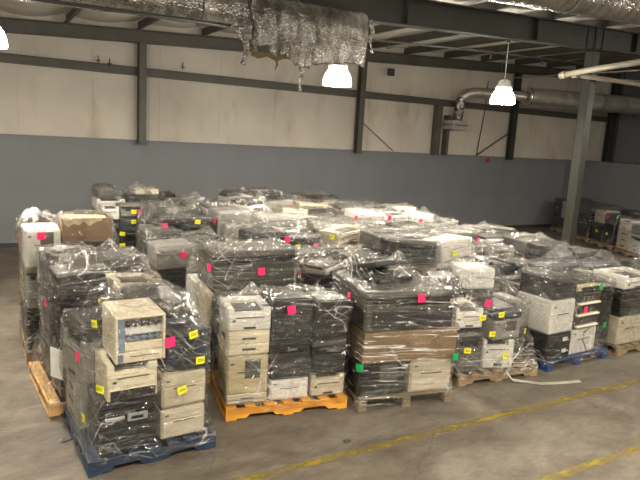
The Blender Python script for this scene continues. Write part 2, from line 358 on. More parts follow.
# sloping rafter along the back wall and wall columns
bm = bmesh.new(); ibeam(bm, (XL, YW - .13, roofz(XL) - .19 - .145), (XR, YW - .13, roofz(XR) - .19 - .145), .29, .16)
S('wall_rafter', bm, M_STEELB, 'sloping green steel rafter running along the top of the back wall', 'rafter')
def girt(z, x0, x1, label, nm='wall_girt'):
    bm = bmesh.new(); zsec(bm, (x0, YW - .07, z), (x1, YW - .07, z), .19, .07, up=(0, 0, 1))
    return S(nm, bm, M_STEELB, label, 'girt')
girt(4.07, XL, XR, 'long horizontal steel girt across the beige upper back wall')
g2 = bmesh.new()
for x, lab in ((-2.6, 'out at the left end'), (3.56, 'left of the hanging foil'), (9.72, 'behind torn foil and middle lamp'), (15.95, 'below the rightmost lamp'), (21.25, 'in the far corner beside the dark end wall')):
    bm = bmesh.new(); ibeam(bm, (x, YW - .17, 2.4 if x < 20 else 2.5), (x, YW - .17, roofz(x) - .47), .2, .17 if x < 20 else .3, up=(0, 1, 0))
    S('wall_column', bm, M_STEELD if x > 15 else M_STEELB, f'vertical green steel wall column {lab}', 'column')  # right-hand columns get the darker steel, shade put into their colour
for x, h, lab in ((12.66, 3.98, 'taller'), (13.10, 3.7, 'shorter')):
    bm = bmesh.new(); cbox(bm, x - .09, x + (.09 if h > 3.8 else .0), YW - .24, YW, 2.46, h, .004)
    S('door_post', bm, M_STEELB, f'{lab} of two dark steel posts below the foil elbow', 'post')
# big girder and its column
GY = 8.2
bm = bmesh.new()
def glow(x): return 4.45 + .037 * x
for (xa, xb) in ((XL, XR),):
    hA, hB = roofz(xa) - .19 - glow(xa), roofz(xb) - .19 - glow(xb)
    zA, zB = roofz(xa) - .19 - hA / 2, roofz(xb) - .19 - hB / 2
    ibeam(bm, (xa, GY, zA), (xb, GY, zB), .44, .2)
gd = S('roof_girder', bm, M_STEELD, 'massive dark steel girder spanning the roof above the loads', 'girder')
for x in [a * 3.05 - 6 for a in range(9)]:
    zc = roofz(x) - .41
    b2_ = bmesh.new(); cbox(b2_, x - .006, x + .006, GY - .1, GY + .1, zc - .19, zc + .19, .001); obj('web_stiffener', b2_, M_STEELD, gd)
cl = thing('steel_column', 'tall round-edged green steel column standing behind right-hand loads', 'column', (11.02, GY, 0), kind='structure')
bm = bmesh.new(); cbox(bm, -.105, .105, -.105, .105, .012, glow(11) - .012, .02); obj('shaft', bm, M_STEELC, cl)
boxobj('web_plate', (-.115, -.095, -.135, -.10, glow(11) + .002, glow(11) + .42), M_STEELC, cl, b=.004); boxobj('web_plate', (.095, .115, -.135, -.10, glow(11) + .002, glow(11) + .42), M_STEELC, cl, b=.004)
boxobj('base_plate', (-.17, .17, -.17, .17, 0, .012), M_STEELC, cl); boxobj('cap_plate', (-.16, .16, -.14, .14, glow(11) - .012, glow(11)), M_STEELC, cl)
for sx in (-1, 1):
    for sy in (-1, 1):
        bm = bmesh.new(); lathe(bm, [(0.001, .03), (.014, .03), (.014, .012)], 6, c=(sx * .14, sy * .14, 0)); obj('anchor_bolt', bm, M_GALV, cl)
# far columns of the same girder, left end
bm = bmesh.new(); cbox(bm, -3.1, -2.9, GY - .1, GY + .1, 0, glow(-3), .02); S('steel_column', bm, M_STEELB, 'green steel column out past the left loads', 'column')

# diagonal braces and conduit on the wall
def rod(name, a, b_, r, m_, label, cat, n=6, **kw):
    bm = bmesh.new(); tube(bm, [a, b_], r, n); return S(name, bm, m_, label, cat, **kw)
rod('brace_rod', (9.78, YW - .1, 3.35), (11.05, YW - .1, 2.52), .012, M_STEELD, 'thin diagonal brace rod right of the middle wall column', 'brace')
rod('brace_rod', (14.5, YW - .08, 2.5), (15.9, YW - .1, 3.30), .02, M_STEELD, 'thin diagonal brace rod left of the column under the right lamp', 'brace')
bm = bmesh.new(); tube(bm, [(14.55, YW - .03, 2.5), (14.72, YW - .03, 3.9), (14.75, YW - .03, 4.9)], .014, 6); o = obj('conduit', bm, M_SPR); o['label'] = 'thin vertical conduit on the beige wall beside the right lamp'; o['category'] = 'conduit'
bm = bmesh.new(); lathe(bm, [(.001, .0), (.07, .0), (.08, .03), (.05, .06), (.001, .06)], 12)
bmesh.ops.rotate(bm, verts=bm.verts[:], matrix=Matrix.Rotation(PI / 2, 3, 'X')); bmesh.ops.translate(bm, verts=bm.verts[:], vec=(15.05, YW - .05, 2.36))
o = obj('alarm_bell', bm, sticker_mat('red_enamel', (.35, .01, .015))); o['label'] = 'small red alarm bell at the top of the grey wall band'; o['category'] = 'bell'
# hardware bits on girt
for k_, (x, z) in enumerate(((2.6, 4.24), (2.85, 4.2), (4.55, 4.30))):
    bm = bmesh.new(); tube(bm, [(x, YW - .1, z - .08), (x, YW - .1, z + .09)], .012, 6); tube(bm, [(x - .05, YW - .1, z - .02), (x + .05, YW - .1, z - .02)], .014, 6)
    o = obj('hook', bm, M_SPR); o['category'] = 'hook'; o['label'] = ['tall thin hook standing on the girt left of the first column', 'low hook on the girt right beside the first wall column', 'small dark hook above the girt right of the first column'][k_]
# yellow floor lines
for (x0, x1, y0, y1, lab) in ((1.3, 12, 4.17, 4.06, 'worn yellow floor line just in front of the pallets'), (4.2, 14, 3.07, 2.96, 'brighter worn yellow floor line in the lower right corner')):
    bm = bmesh.new()
    n_ = 60; A = []; rr = random.Random(3)
    for i in range(n_ + 1):
        x = x0 + (x1 - x0) * i / n_; y = y0 + (y1 - y0) * i / n_; hw = .045 + rr.uniform(-.006, .006)
        A.append([bm.verts.new((x, y + s_ * hw, z_)) for s_, z_ in ((-1, .0005), (-1, .0025), (1, .0025), (1, .0005))])
    for P, Q in zip(A, A[1:]):
        for a_ in range(3): bm.faces.new([P[a_], Q[a_], Q[a_ + 1], P[a_ + 1]])
    o = obj('floor_line', bm, M_LINE); o['label'] = lab; o['category'] = 'floor line'; o['kind'] = 'structure'

# ------------------------------------------------------------------ lamps
def emis(name, c, s):
    mt, nt, b, o = newmat(name); b.inputs['Base Color'].default_value = (*c, 1); b.inputs['Emission Color'].default_value = (*c, 1); b.inputs['Emission Strength'].default_value = s; return mt
M_GLOW = emis('lit_acrylic', (1, .93, .82), 95.0)
M_LAMPW = mat('lamp_housing_white', (.6, .6, .56), .4)
lamp_labels = ['lit bell-shaped high-bay lamp hanging right of centre under the girder', 'lit high-bay lamp half hidden below the hanging foil sheet', 'lit high-bay lamp cut by the left edge of the view',
               'high-bay lamp above the camera', 'high-bay lamp over the aisle before the strap pallet', 'high-bay lamp over the aisle at the far right', 'unseen high-bay lamp added to brighten the right wall', 'high-bay lamp far out to the left front', 'high-bay lamp far out left of the loads', 'high-bay lamp behind camera']
for i, (x, y, z, pw) in enumerate(LAMPS):
    t = thing('high_bay_lamp', lamp_labels[i], 'lamp', (x, y, z), group='high-bay lamps under the roof')
    bm = bmesh.new(); rings = lathe(bm, [(.222, 0), (.222, .05), (.212, .11), (.19, .17), (.155, .22), (.115, .26)], 28)
    obj('shade', bm, M_GLOW, t)
    bm = bmesh.new(); r_ = lathe(bm, [(.11, .255), (.15, .26), (.15, .33), (.11, .345), (.11, .40), (.07, .43), (.02, .44)], 20); bm.faces.new(r_[0]); bm.faces.new(r_[-1]); obj('ballast_housing', bm, M_LAMPW, t)
    bm = bmesh.new(); r_ = lathe(bm, [(.14, .30), (.145, .315), (.14, .33)], 20); obj('collar', bm, M_LAMPW, t)
    top = (glow(x) - z) if abs(y - GY) < .1 else roofz(x) - z - .05
    bm = bmesh.new(); tube(bm, [(0, 0, .44), (0, 0, top)], .008, 6); obj('cord', bm, M_LAMPW, t)
    bm = bmesh.new(); tube(bm, [(-.03, 0, top - .03), (.03, 0, top - .03)], .02, 8); obj('hook', bm, M_SPR, t)
    ld = bpy.data.lights.new('lamp_light', 'AREA'); ld.shape = 'DISK'; ld.size = .36; ld.energy = LAMP_W * pw; ld.color = LAMP_COL
    lo = bpy.data.objects.new('lamp_light', ld); col.objects.link(lo); lo.parent = t; lo.location = (0, 0, -.01)
    # the translucent bell sends some light up and sideways too
    ld = bpy.data.lights.new('lamp_glow', 'POINT'); ld.energy = LAMP_W * pw * .25; ld.color = LAMP_COL; ld.shadow_soft_size = .16
    lo = bpy.data.objects.new('lamp_glow', ld); col.objects.link(lo); lo.parent = t; lo.location = (0, 0, -.2)

# ------------------------------------------------------------------ ducts and pipes
def crinkle_tube(name, pts, r, label, cat, parts=True, amp=.006, seg=.12, seed=0, parent=None, n=22, m_=None):
    rr = random.Random(seed); P = [Vector(p) for p in pts]; path = [P[0]]
    for a, b_ in zip(P, P[1:]):
        k = max(2, int((b_ - a).length / seg))
        for i in range(1, k + 1): path.append(a.lerp(b_, i / k))
    bm = bmesh.new(); rings = []
    for i, p in enumerate(path):
        t = (path[min(i + 1, len(path) - 1)] - path[max(i - 1, 0)]).normalized(); a = t.cross(Vector((0, 0, 1)))
        if a.length < 1e-2: a = t.cross(Vector((0, 1, 0)))
        a.normalize(); c = t.cross(a); rg = []
        for k in range(n):
            th = 2 * PI * k / n; q = r * (1 + .0) + rr.uniform(-amp, amp) + amp * math.sin(i * .9 + th * 3)
            rg.append(bm.verts.new(p + (a * math.cos(th) + c * math.sin(th)) * q))
        rings.append(rg)
    for A, B in zip(rings, rings[1:]):
        for k in range(n): bm.faces.new([A[k], A[(k + 1) % n], B[(k + 1) % n], B[k]]).smooth = True
    bm.faces.new(rings[0]); bm.faces.new(rings[-1])
    o = obj(name, bm, m_ or M_FOIL, parent)
    if parent is None: o['label'] = label; o['category'] = cat
    return o, path
def straps(parent, pts, r, m_=M_GALV):
    for a, d in pts:
        bm = bmesh.new(); a = Vector(a); d = Vector(d).normalized(); tube(bm, [a - d * .02, a + d * .02], r, 22, caps=False); obj('duct_band', bm, m_, parent)
def hangers(parent, lst):
    for (x, y, z) in lst:
        bm = bmesh.new(); tube(bm, [(x, y, z), (x, y, roofz(x) - .02)], .006, 5); obj('hanger', bm, M_GALV, parent)
dl = thing('air_duct', 'long foil-wrapped round duct along the girder at upper left', 'duct')
crinkle_tube('duct_wrap', [(-4, 7.7, 4.28), (5.0, 7.7, 4.40)], .22, '', '', parent=dl, seed=1)
straps(dl, [((x, 7.7, 4.33 + .0133 * x), (1, 0, .013)) for x in (-2.2, -.4, 1.4, 2.6)], .234)
hangers(dl, [(-2.2, 7.7, 4.5), (1.4, 7.7, 4.57), (4, 7.7, 4.58)])
bm = bmesh.new(); tube(bm, [(-4, 7.45, 4.07), (0, 7.45, 4.1), (3.1, 7.45, 4.14)], .022, 8); o = obj('conduit', bm, M_SPR); o['label'] = 'dark conduit running under the upper left duct'; o['category'] = 'conduit'
# hanging torn sheet of foil insulation over the duct end
rr = random.Random(11); bm = bmesh.new(); nx, ns = 46, 44; G = []
for i in range(nx + 1):
    x = 3.20 + 1.82 * i / nx; row = []
    drop = .54 + .03 * math.sin(x * 5) + rr.uniform(-.012, .012) - (.10 if x < 3.45 else 0) + (.06 if 3.8 < x < 4.1 else 0) - .0 * x
    for j in range(ns + 1):
        s_ = j / ns; ang_len = .26 * PI * .95  # over the duct from the far side, then down the near side
        total = ang_len + drop; d = s_ * total
        cx, cz = 7.7, 4.35 + .0133 * (x - 3)
        if d < ang_len:
            a = PI * .95 * (1 - d / ang_len) ; yy = cx + .262 * math.cos(PI - (d / ang_len) * PI * .95 * 1.0) * -1; zz = cz + .262 * math.sin(a)
            yy = cx + .262 * math.cos(PI - a) * -1 if False else cx + .262 * (math.cos(PI * .05 + (d / ang_len) * PI * .95))
            zz = cz + .262 * math.sin(PI * .05 + (d / ang_len) * PI * .95)
        else:
            yy = cx - .262 + .02 * math.sin(x * 9); zz = cz - (d - ang_len)
            yy += .035 * math.sin(x * 14 + d * 5) * min(1, (d - ang_len) * 3)
        row.append(bm.verts.new((x + rr.uniform(-.003, .003), yy + rr.uniform(-.003, .003) + .012 * math.sin(x * 23 + 2 * math.sin(d * 4)), zz + rr.uniform(-.003, .003))))
    G.append(row)
for i in range(nx):
    for j in range(ns): bm.faces.new([G[i][j], G[i + 1][j], G[i + 1][j + 1], G[i][j + 1]]).smooth = True
bmesh.ops.solidify(bm, geom=bm.faces[:], thickness=.012)
sh = obj('foil_insulation', bm, M_FOIL); sh['label'] = 'large torn sheet of silver foil insulation hanging over the duct end'; sh['category'] = 'insulation'
def scrap(parent, pts, wd, m_, name='torn_strip', th=.006):
    bm = bmesh.new(); R_ = []
    for i, p in enumerate(pts):
        p = Vector(p); t = (Vector(pts[min(i + 1, len(pts) - 1)]) - Vector(pts[max(i - 1, 0)])).normalized(); s_ = t.cross(Vector((.3, 1, .1))).normalized(); wv = wd * (1 - .5 * i / len(pts)) * (1 + .3 * math.sin(i * 2.3))
        R_.append([bm.verts.new(p + s_ * wv + Vector((0, .01 * math.sin(i), 0))), bm.verts.new(p - s_ * wv)])
    for A, B in zip(R_, R_[1:]): bm.faces.new([A[0], A[1], B[1], B[0]])
    bmesh.ops.solidify(bm, geom=bm.faces[:], thickness=th); return obj(name, bm, m_, parent)
scrap(sh, [(3.02, 7.42, 4.17), (2.95, 7.40, 4.12), (3.02, 7.39, 4.04), (3.10, 7.39, 3.98), (3.12, 7.38, 3.88), (3.09, 7.38, 3.75), (3.07, 7.38, 3.68)], .05, M_FOIL)
scrap(sh, [(3.2, 7.42, 3.85), (3.3, 7.4, 3.82), (3.42, 7.4, 3.84), (3.55, 7.4, 3.80), (3.7, 7.4, 3.86)], .04, M_FIBRE, 'glass_wool_tuft', .02)
scrap(sh, [(3.55, 7.41, 3.82), (3.57, 7.4, 3.74), (3.54, 7.4, 3.66)], .018, M_FIBRE, 'glass_wool_tuft', .012)
scrap(sh, [(3.93, 7.42, 3.74), (3.95, 7.40, 3.65), (3.92, 7.40, 3.55), (3.93, 7.4, 3.42)], .035, M_FOIL)
scrap(sh, [(3.22, 7.42, 4.6), (3.2, 7.4, 4.4), (3.24, 7.4, 4.2), (3.22, 7.39, 4.0), (3.26, 7.4, 3.86)], .03, M_FOIL)
scrap(sh, [(5.0, 7.40, 4.5), (5.06, 7.4, 4.35), (5.03, 7.4, 4.2), (5.07, 7.4, 4.05)], .03, M_FOIL)
# near duct at top right
dr = thing('air_duct', 'bright foil-wrapped duct crossing the top right corner', 'duct')
crinkle_tube('duct_wrap', [(4.6, 5.0, 4.60), (14, 5.0, 5.05)], .24, '', '', parent=dr, seed=4)
straps(dr, [((x, 5.0, 4.60 + .048 * (x - 4.6)), (1, 0, .048)) for x in (6.1, 8.1)], .252)
# ducts on the back wall at right
dw = thing('air_duct', 'silver foil duct with an elbow running along the right back wall', 'duct')
crinkle_tube('small_duct', [(13.30, 14.35, 4.22), (13.45, 14.25, 4.38), (13.7, 14.1, 4.44), (15.0, 13.55, 4.42), (15.2, 13.47, 4.42)], .15, '', '', parent=dw, seed=5, n=16, m_=M_DUCT, amp=.002)
crinkle_tube('large_duct', [(15.2, 13.47, 4.42), (19.4, 12.15, 4.40)], .28, '', '', parent=dw, seed=6, m_=M_DUCT, amp=.002)
crinkle_tube('flexible_drop', [(13.30, 14.35, 4.25), (13.3, 14.4, 3.9), (13.26, 14.42, 3.55)], .15, '', '', parent=dw, seed=7, amp=.02, seg=.05, n=14)
boxobj('inlet_box', (12.93, 13.52, 14.2, 14.68, 3.27, 3.55), mat('light_galvanised', (.33, .32, .29), .5), dw)
boxobj('inlet_flange', (12.9, 13.55, 14.17, 14.7, 3.40, 3.43), M_GALV, dw)
crinkle_tube('duct_branch', [(19.4, 12.15, 4.40), (19.9, 12.0, 4.55), (20.1, 12.0, 5.2)], .22, '', '', parent=dw, seed=9, n=14)
crinkle_tube('duct_branch', [(19.4, 12.15, 4.40), (20.1, 11.7, 4.2), (21.2, 11.3, 4.15)], .2, '', '', parent=dw, seed=10, n=14)
straps(dw, [((15.25, 13.45, 4.42), (3.4, -1.05, 0)), ((17.7, 12.67, 4.41), (3.4, -1.05, 0))], .295)
hangers(dw, [(14.4, 13.85, 4.55), (17.7, 12.67, 4.7), (16.5, 13.05, 4.68)])
# cream pipes
def pipe(name, pts, r, m_, label, n=12, coup=()):
    t = thing(name, label, 'pipe')
    bm = bmesh.new(); tube(bm, pts, r, n); obj('pipe_run', bm, m_, t)
    for p, q_ in coup:
        bm = bmesh.new(); p = Vector(p); q_ = Vector(q_); tube(bm, [p, q_], r * 1.35, n); obj('coupling', bm, m_, t)
    return t
pipe('fire_pipe', [(9.90, 7.97, 4.25), (9.70, 7.3, 4.275), (9.1, 4.6, 4.36)], .052, M_PIPE, 'cream painted pipe rising towards the camera at right', coup=[((9.91, 8.0, 4.249), (9.86, 7.84, 4.255))])
pipe('fire_pipe', [(9.84, 7.76, 4.255), (11.4, 7.78, 4.265), (16.5, 7.9, 4.29)], .046, M_PIPE, 'cream painted pipe branching off to the right of the column', coup=[((9.95, 7.765, 4.256), (10.1, 7.767, 4.257))])
sp = pipe('sprinkler_pipe', [(3.0, 10.2, 4.58), (9.5, 9.6, 4.78), (16, 9.6, 4.98)], .022, M_SPR, 'long dark sprinkler pipe below the roof purlins', n=8)
for x, y, z in ((7.1, 9.82, 4.70), (9.6, 9.6, 4.78), (11.2, 9.6, 4.83), (13.5, 9.6, 4.9)):
    bm = bmesh.new(); tube(bm, [(x, y, z - .12), (x, y, z)], .014, 6); lathe(bm, [(.001, -.13), (.035, -.13), (.02, -.09)], 8, c=(x, y, z)); obj('sprinkler_head', bm, M_SPR, sp)
sp2 = pipe('sprinkler_pipe', [(14.2, 11.2, 4.84), (17, 10.8, 4.93), (20, 10.5, 5.02)], .018, M_PIPE, 'thin pale sprinkler pipe high on the right', n=8)
sp3 = pipe('sprinkler_pipe', [(14, 13.0, 4.85), (14.3, 9.0, 4.87)], .018, M_PIPE, 'short pale cross pipe high on the right', n=8)
bm = bmesh.new(); cbox(bm, 10.55, 10.72, YW - .34, YW - .2, 4.66, 4.86, .01); o = obj('junction_box', bm, M_STEELD); o['label'] = 'small dark box fixed below the wall rafter right of the foil'; o['category'] = 'box'
# white fixture at the right edge
wf = thing('wall_fixture', 'bright white wall unit with black brackets at the right edge', 'fixture', (18.98, 9.7, 1.85))
boxobj('casing', (-.12, -.01, -.45, .12, 0, .62), M_PAPER, wf, b=.03)
for z_ in (.12, .46): boxobj('bracket', (-.06, .03, .08, .22, z_ - .03, z_ + .03), M_SPR, wf)

# ------------------------------------------------------------------ pallets
def pallet(W, D, m_, label, loc, rotz, block=False, split=False):
    t = thing('pallet', label, 'pallet', loc, rotz, group='pallets under the printer loads')
    rr = random.Random(label)
    ns = 3
    for k in range(ns):  # stringers run along the width (notched) or along depth (blocks)
        if block:
            for j in range(3):
                x = (W - .1) * k / 2; y = (D - .13) * j / 2
                boxobj('block', (x, x + .1, y, y + .13, .02, .10), m_, t)
            boxobj('bottom_board', ((W - .1) * k / 2, (W - .1) * k / 2 + .1, 0, D, 0, .02), m_, t, b=.003)
        else:
            y = (D - .04) * k / 2; bm = bmesh.new()
            # notched stringer profile extruded
            pr_ = [(0, 0.018), (W * .16, .018), (W * .19, .055), (W * .37, .055), (W * .40, .018), (W * .60, .018), (W * .63, .055), (W * .81, .055), (W * .84, .018), (W, .018), (W, .115), (0, .115)]
            A = [bm.verts.new((a, y, c)) for a, c in pr_]; B = [bm.verts.new((a, y + .04, c)) for a, c in pr_]
            bm.faces.new(A); bm.faces.new(B[::-1])
            for i in range(len(A)): bm.faces.new([A[i], A[(i + 1) % len(A)], B[(i + 1) % len(A)], B[i]])
            obj('stringer', bm, m_, t)
    nb = 7
    for k in range(nb):
        if block:
            y = (D - .10) * k / (nb - 1); boxobj('deck_board', (0, W, y, y + .10, .12, .138), m_, t, b=.003)
        else:
            x = (W - .11) * k / (nb - 1); boxobj('deck_board', (x, x + .11, -.005, D + .005, .115, .135), m_, t, b=.003)
    if block:
        for k in range(3): boxobj('cross_board', ((W - .1) * k / 2, (W - .1) * k / 2 + .1, 0, D, .10, .12), m_, t, b=.003)
    else:
        for k in range(3):
            x = (W - .11) * k / 2; boxobj('bottom_board', (x, x + .11, 0, D, 0, .018), m_, t, b=.003)
    return t

# ------------------------------------------------------------------ printers
def panel(name, dims, m_, parent, b=.004): return boxobj(name, dims, m_, parent, b=b)
CATS = {'laser': 'printer', 'copier': 'copier', 'mfp': 'copier', 'drawers': 'paper feeder', 'inkjet': 'printer', 'open': 'printer', 'cabinet': 'printer', 'carton': 'box', 'opencarton': 'box', 'tower': 'computer', 'scanner': 'scanner'}
NAMES = {'laser': 'laser_printer', 'copier': 'office_copier', 'mfp': 'office_copier', 'drawers': 'paper_feeder', 'inkjet': 'inkjet_printer', 'open': 'laser_printer', 'cabinet': 'office_printer', 'carton': 'cardboard_box', 'opencarton': 'cardboard_box', 'tower': 'desktop_computer', 'scanner': 'flatbed_scanner'}
NOUN = {'laser': 'laser printer', 'copier': 'desk copier', 'mfp': 'office copier', 'drawers': 'paper feeder', 'inkjet': 'inkjet printer', 'open': 'printer missing its front cover', 'cabinet': 'boxy printer', 'carton': 'cardboard box', 'opencarton': 'tattered cardboard box', 'tower': 'desktop computer', 'scanner': 'flatbed scanner'}
def device(kind, color, w_, d, h, loc, rotz, label, group, rr, low=False, extra=None):
    """front faces local -Y, origin at the middle of the base"""
    t = thing(NAMES[kind], label, CATS[kind], loc, rotz, group=group)
    X0, X1, Y0, Y1 = -w_ / 2, w_ / 2, -d / 2, d / 2
    m_ = pm(color) if color in COL else None
    dark = color in ('dark grey', 'black', 'dark blue-grey', 'greenish grey')
    m2 = pm('dark grey') if not dark else pm('black'); mt_ = pm('grey') if not dark else pm('dark grey')
    if kind == 'laser':
        th = min(.12, h * .34) if not low else .05
        bm = bmesh.new(); rt = h * .80
        cbox(bm, X0, X1, Y0 + .012, Y1, 0, rt, .012)                                   # main block
        cbox(bm, X0, X0 + w_ * .14, Y0 + .012, Y1, rt - .02, h, .010)                 # shoulders round the output recess
        cbox(bm, X1 - w_ * .20, X1, Y0 + .012, Y1, rt - .02, h, .010)
        cbox(bm, X0 + w_ * .12, X1 - w_ * .18, Y1 - d * .34, Y1, rt - .02, h, .010)
        obj('body', bm, m_, t)
        bm = bmesh.new(); v = [bm.verts.new(p) for p in ((X0 + w_ * .15, Y0 + .06, rt + .012), (X1 - w_ * .21, Y0 + .06, rt + .012), (X1 - w_ * .21, Y1 - d * .34, rt - .0 + (h - rt) * .25 + .004), (X0 + w_ * .15, Y1 - d * .34, rt + (h - rt) * .25 + .004), (X0 + w_ * .15, Y0 + .06, rt + .002), (X1 - w_ * .21, Y0 + .06, rt + .002), (X1 - w_ * .21, Y1 - d * .34, rt + .002), (X0 + w_ * .15, Y1 - d * .34, rt + .002))]
        for f in ((0, 1, 2, 3), (4, 5, 6, 7), (0, 1, 5, 4), (1, 2, 6, 5), (2, 3, 7, 6), (3, 0, 4, 7)): bm.faces.new([v[i] for i in f])
        obj('output_tray', bm, mt_, t)
        tr = panel('paper_tray', (X0 + .012, X1 - .012, Y0, Y0 + .03, .012, th), m_, t, .006)
        panel('handle', (-w_ * .14, w_ * .14, Y0 - .006, Y0 + .004, th * .30, th * .55), M_SLOT, tr, .002)
        panel('front_door', (X0 + .02, X1 - .02, Y0 + .002, Y0 + .02, th + .008, rt - .03), m_, t, .006)
        panel('slot', (X0 + w_ * .18, X1 - w_ * .18, Y0 - .001, Y0 + .004, rt - .055, rt - .045), M_SLOT, t, .001)
        if extra == 'open_tray': panel('open_tray_shade', (X0 + .02, X1 - .02, Y0 - .004, Y0 + .001, .01, th * .95), M_DARK, t, .001)  # flat black panel painting the shade of an open tray bay
        cp = panel('control_panel', (X1 - w_ * .19, X1 - .012, Y0 + .03, Y0 + .10, h - .004, h + .006), m2, t, .003)
        panel('display', (X1 - w_ * .16, X1 - w_ * .06, Y0 + .06, Y0 + .085, h + .004, h + .008), M_LCD, cp, .001)
        panel('badge', (X0 + w_ * .1, X0 + w_ * .17, Y0 - .002, Y0 + .003, rt - .09, rt - .07), M_SLOT if not dark else M_SILVER, t, .001)
    elif kind in ('copier', 'mfp'):
        lid = min(.09, h * .24); gap = h * .13; bt = h - lid - gap
        bm = bmesh.new(); cbox(bm, X0, X1, Y0 + .02, Y1, 0, bt, .015); cbox(bm, X0, X0 + w_ * .16, Y0 + .03, Y1, bt - .02, h - lid, .01)
        cbox(bm, X0 + w_ * .1, X1, Y1 - d * .3, Y1, bt - .02, h - lid, .01); obj('body', bm, m_, t)
        panel('output_recess', (X0 + w_ * .18, X1 - .02, Y0 + .07, Y1 - d * .31, bt, bt + .008), M_DARK, t, .002)
        sl = boxobj('scanner_lid', (X0 - .005, X1 + .005, Y0 + .03, Y1 + .003, h - lid + .018, h), m_ if not dark else pm('grey') if rr.random() < .4 else m_, t, b=.014)
        boxobj('scanner_bed', (X0, X1, Y0 + .015, Y1, h - lid, h - lid + .018), m2, t, b=.004)
        cp = boxobj('control_panel', (X0 + w_ * .08, X1 - w_ * .05, Y0 - .015, Y0 + .06, h - lid - .03, h - lid + .012), m2, t, b=.008)
        boxobj('display', (-.05, .05, Y0 - .017, Y0 - .01, h - lid - .018, h - lid + .004), M_LCD, cp, b=.001)
        if extra == 'darkfront': panel('front_door', (X0 + w_ * .07, X1 - .01, Y0 - .012, Y0 + .0, .02, bt - .04), pm('dark grey'), t, .006)
        nt_ = 2 if h > .34 else 1; th = (bt - .03) / (nt_ + .7)
        for k in range(nt_):
            tr = panel('paper_tray', (X0 + .015, X1 - .015, Y0, Y0 + .03, .012 + k * th, .006 + (k + 1) * th - .004), m_ if k else m_, t, .006)
            panel('handle', (-w_ * .13, w_ * .13, Y0 - .005, Y0 + .004, .012 + (k + .45) * th, .012 + (k + .68) * th), M_SLOT, tr, .002)
        if extra == 'latch':
            la = panel('latch', (-.02, .15, Y0 - .02, Y0 + .004, h * .60, h * .76), M_SILVER, t, .006)
            panel('latch_hole', (.01, .11, Y0 - .023, Y0 - .018, h * .64, h * .70), M_DARK, la, .001)
            lb = panel('latch', (-.20, -.04, Y0 - .02, Y0 + .004, h * .66, h * .73), M_SILVER, t, .006)
    elif kind == 'drawers':
        bm = bmesh.new(); cbox(bm, X0, X1, Y0 + .015, Y1, 0, h, .01); obj('body', bm, m_, t)
        n_ = 3 if h > .38 else 2; th = (h - .03) / n_
        for k in range(n_):
            tr = panel('drawer', (X0 + .012, X1 - .012, Y0, Y0 + .025, .012 + k * th, .012 + (k + 1) * th - .012), m_, t, .006)
            if extra == 'labelled': panel('label_plate', (w_ * .12, w_ * .32, Y0 - .003, Y0 + .002, .03 + (k + .3) * th, .03 + (k + .62) * th), M_PAPER, tr, .001)
            elif extra == 'trays': panel('tray_lip', (X0 + .02, X1 - .06, Y0 - .05, Y0 + .004, .02 + k * th, .045 + k * th), pm('cream'), tr, .006)
            else: panel('handle', (-w_ * .16, w_ * .16, Y0 - .005, Y0 + .004, .012 + (k + .35) * th, .012 + (k + .55) * th), M_SLOT, tr, .002)
        panel('side_vent', (X0 - .004, X0 + .002, Y0 + d * .3, Y0 + d * .6, h * .55, h * .75), M_SLOT, t, .001)
    elif kind == 'inkjet':
        bm = bmesh.new(); cbox(bm, X0, X1, Y0, Y1, 0, h * .62, .025); obj('body', bm, m_, t)
        bm = bmesh.new(); A = [(Y0 + d * .1, h * .60), (Y0 + d * .22, h * .86), (Y1 - .02, h), (Y1, h * .60)]
        P = [bm.verts.new((X0 + .01, a, b_)) for a, b_ in A]; Q = [bm.verts.new((X1 - .01, a, b_)) for a, b_ in A]
        bm.faces.new(P); bm.faces.new(Q[::-1])
        for i in range(4): bm.faces.new([P[i], P[(i + 1) % 4], Q[(i + 1) % 4], Q[i]])
        obj('lid', bm, m2 if rr.random() < .6 else mt_, t)
        panel('output_slot', (X0 + w_ * .15, X1 - w_ * .15, Y0 - .003, Y0 + .01, h * .14, h * .42), M_DARK, t, .004)
        panel('output_tray', (X0 + w_ * .2, X1 - w_ * .2, Y0 - .03, Y0 + .02, h * .10, h * .15), m2, t, .003)
        panel('control_panel', (X1 - w_ * .2, X1 - .02, Y0 + .01, Y0 + .09, h * .61, h * .66), m2, t, .003)
    elif kind == 'open':
        bm = bmesh.new(); q_ = .022; rec = .16
        cbox(bm, X0, X0 + q_, Y0, Y1, 0, h, .006); cbox(bm, X1 - q_, X1, Y0, Y1, 0, h, .006); cbox(bm, X0 + q_, X1 - q_, Y0, Y1, h - q_, h, .006)
        cbox(bm, X0 + q_, X1 - q_, Y0 + .01, Y1, 0, h * .22, .006); cbox(bm, X0 + q_, X1 - q_, Y0 + rec, Y1, h * .22, h - q_, .004)
        obj('body', bm, m_, t)
        panel('side_rail', (X0 + q_, X0 + q_ + w_ * .15, Y0 + .02, Y0 + rec, h * .02 + h * .2, h - q_), M_ROLLER, t, .006)
        panel('side_rail', (X0 + q_, X0 + q_ + w_ * .10, Y0 - .004, Y0 + .012, h * .04, h * .20), M_ROLLER, t, .004)
        for zz in (.50, .80):
            bm = bmesh.new(); tube(bm, [(X0 + w_ * .2, Y0 + .05, h * zz), (X1 - .03, Y0 + .05, h * zz)], .014, 8)
            for k in range(5): x = X0 + w_ * (.28 + .14 * k); tube(bm, [(x - .012, Y0 + .05, h * zz), (x + .012, Y0 + .05, h * zz)], .026, 8)
            obj('roller', bm, M_ROLLER if zz < .6 else M_SLOT, t)
        panel('guide_plate', (X0 + w_ * .2, X1 - q_, Y0 + .07, Y0 + .09, h * .55, h * .74), M_PAPER, t, .003)
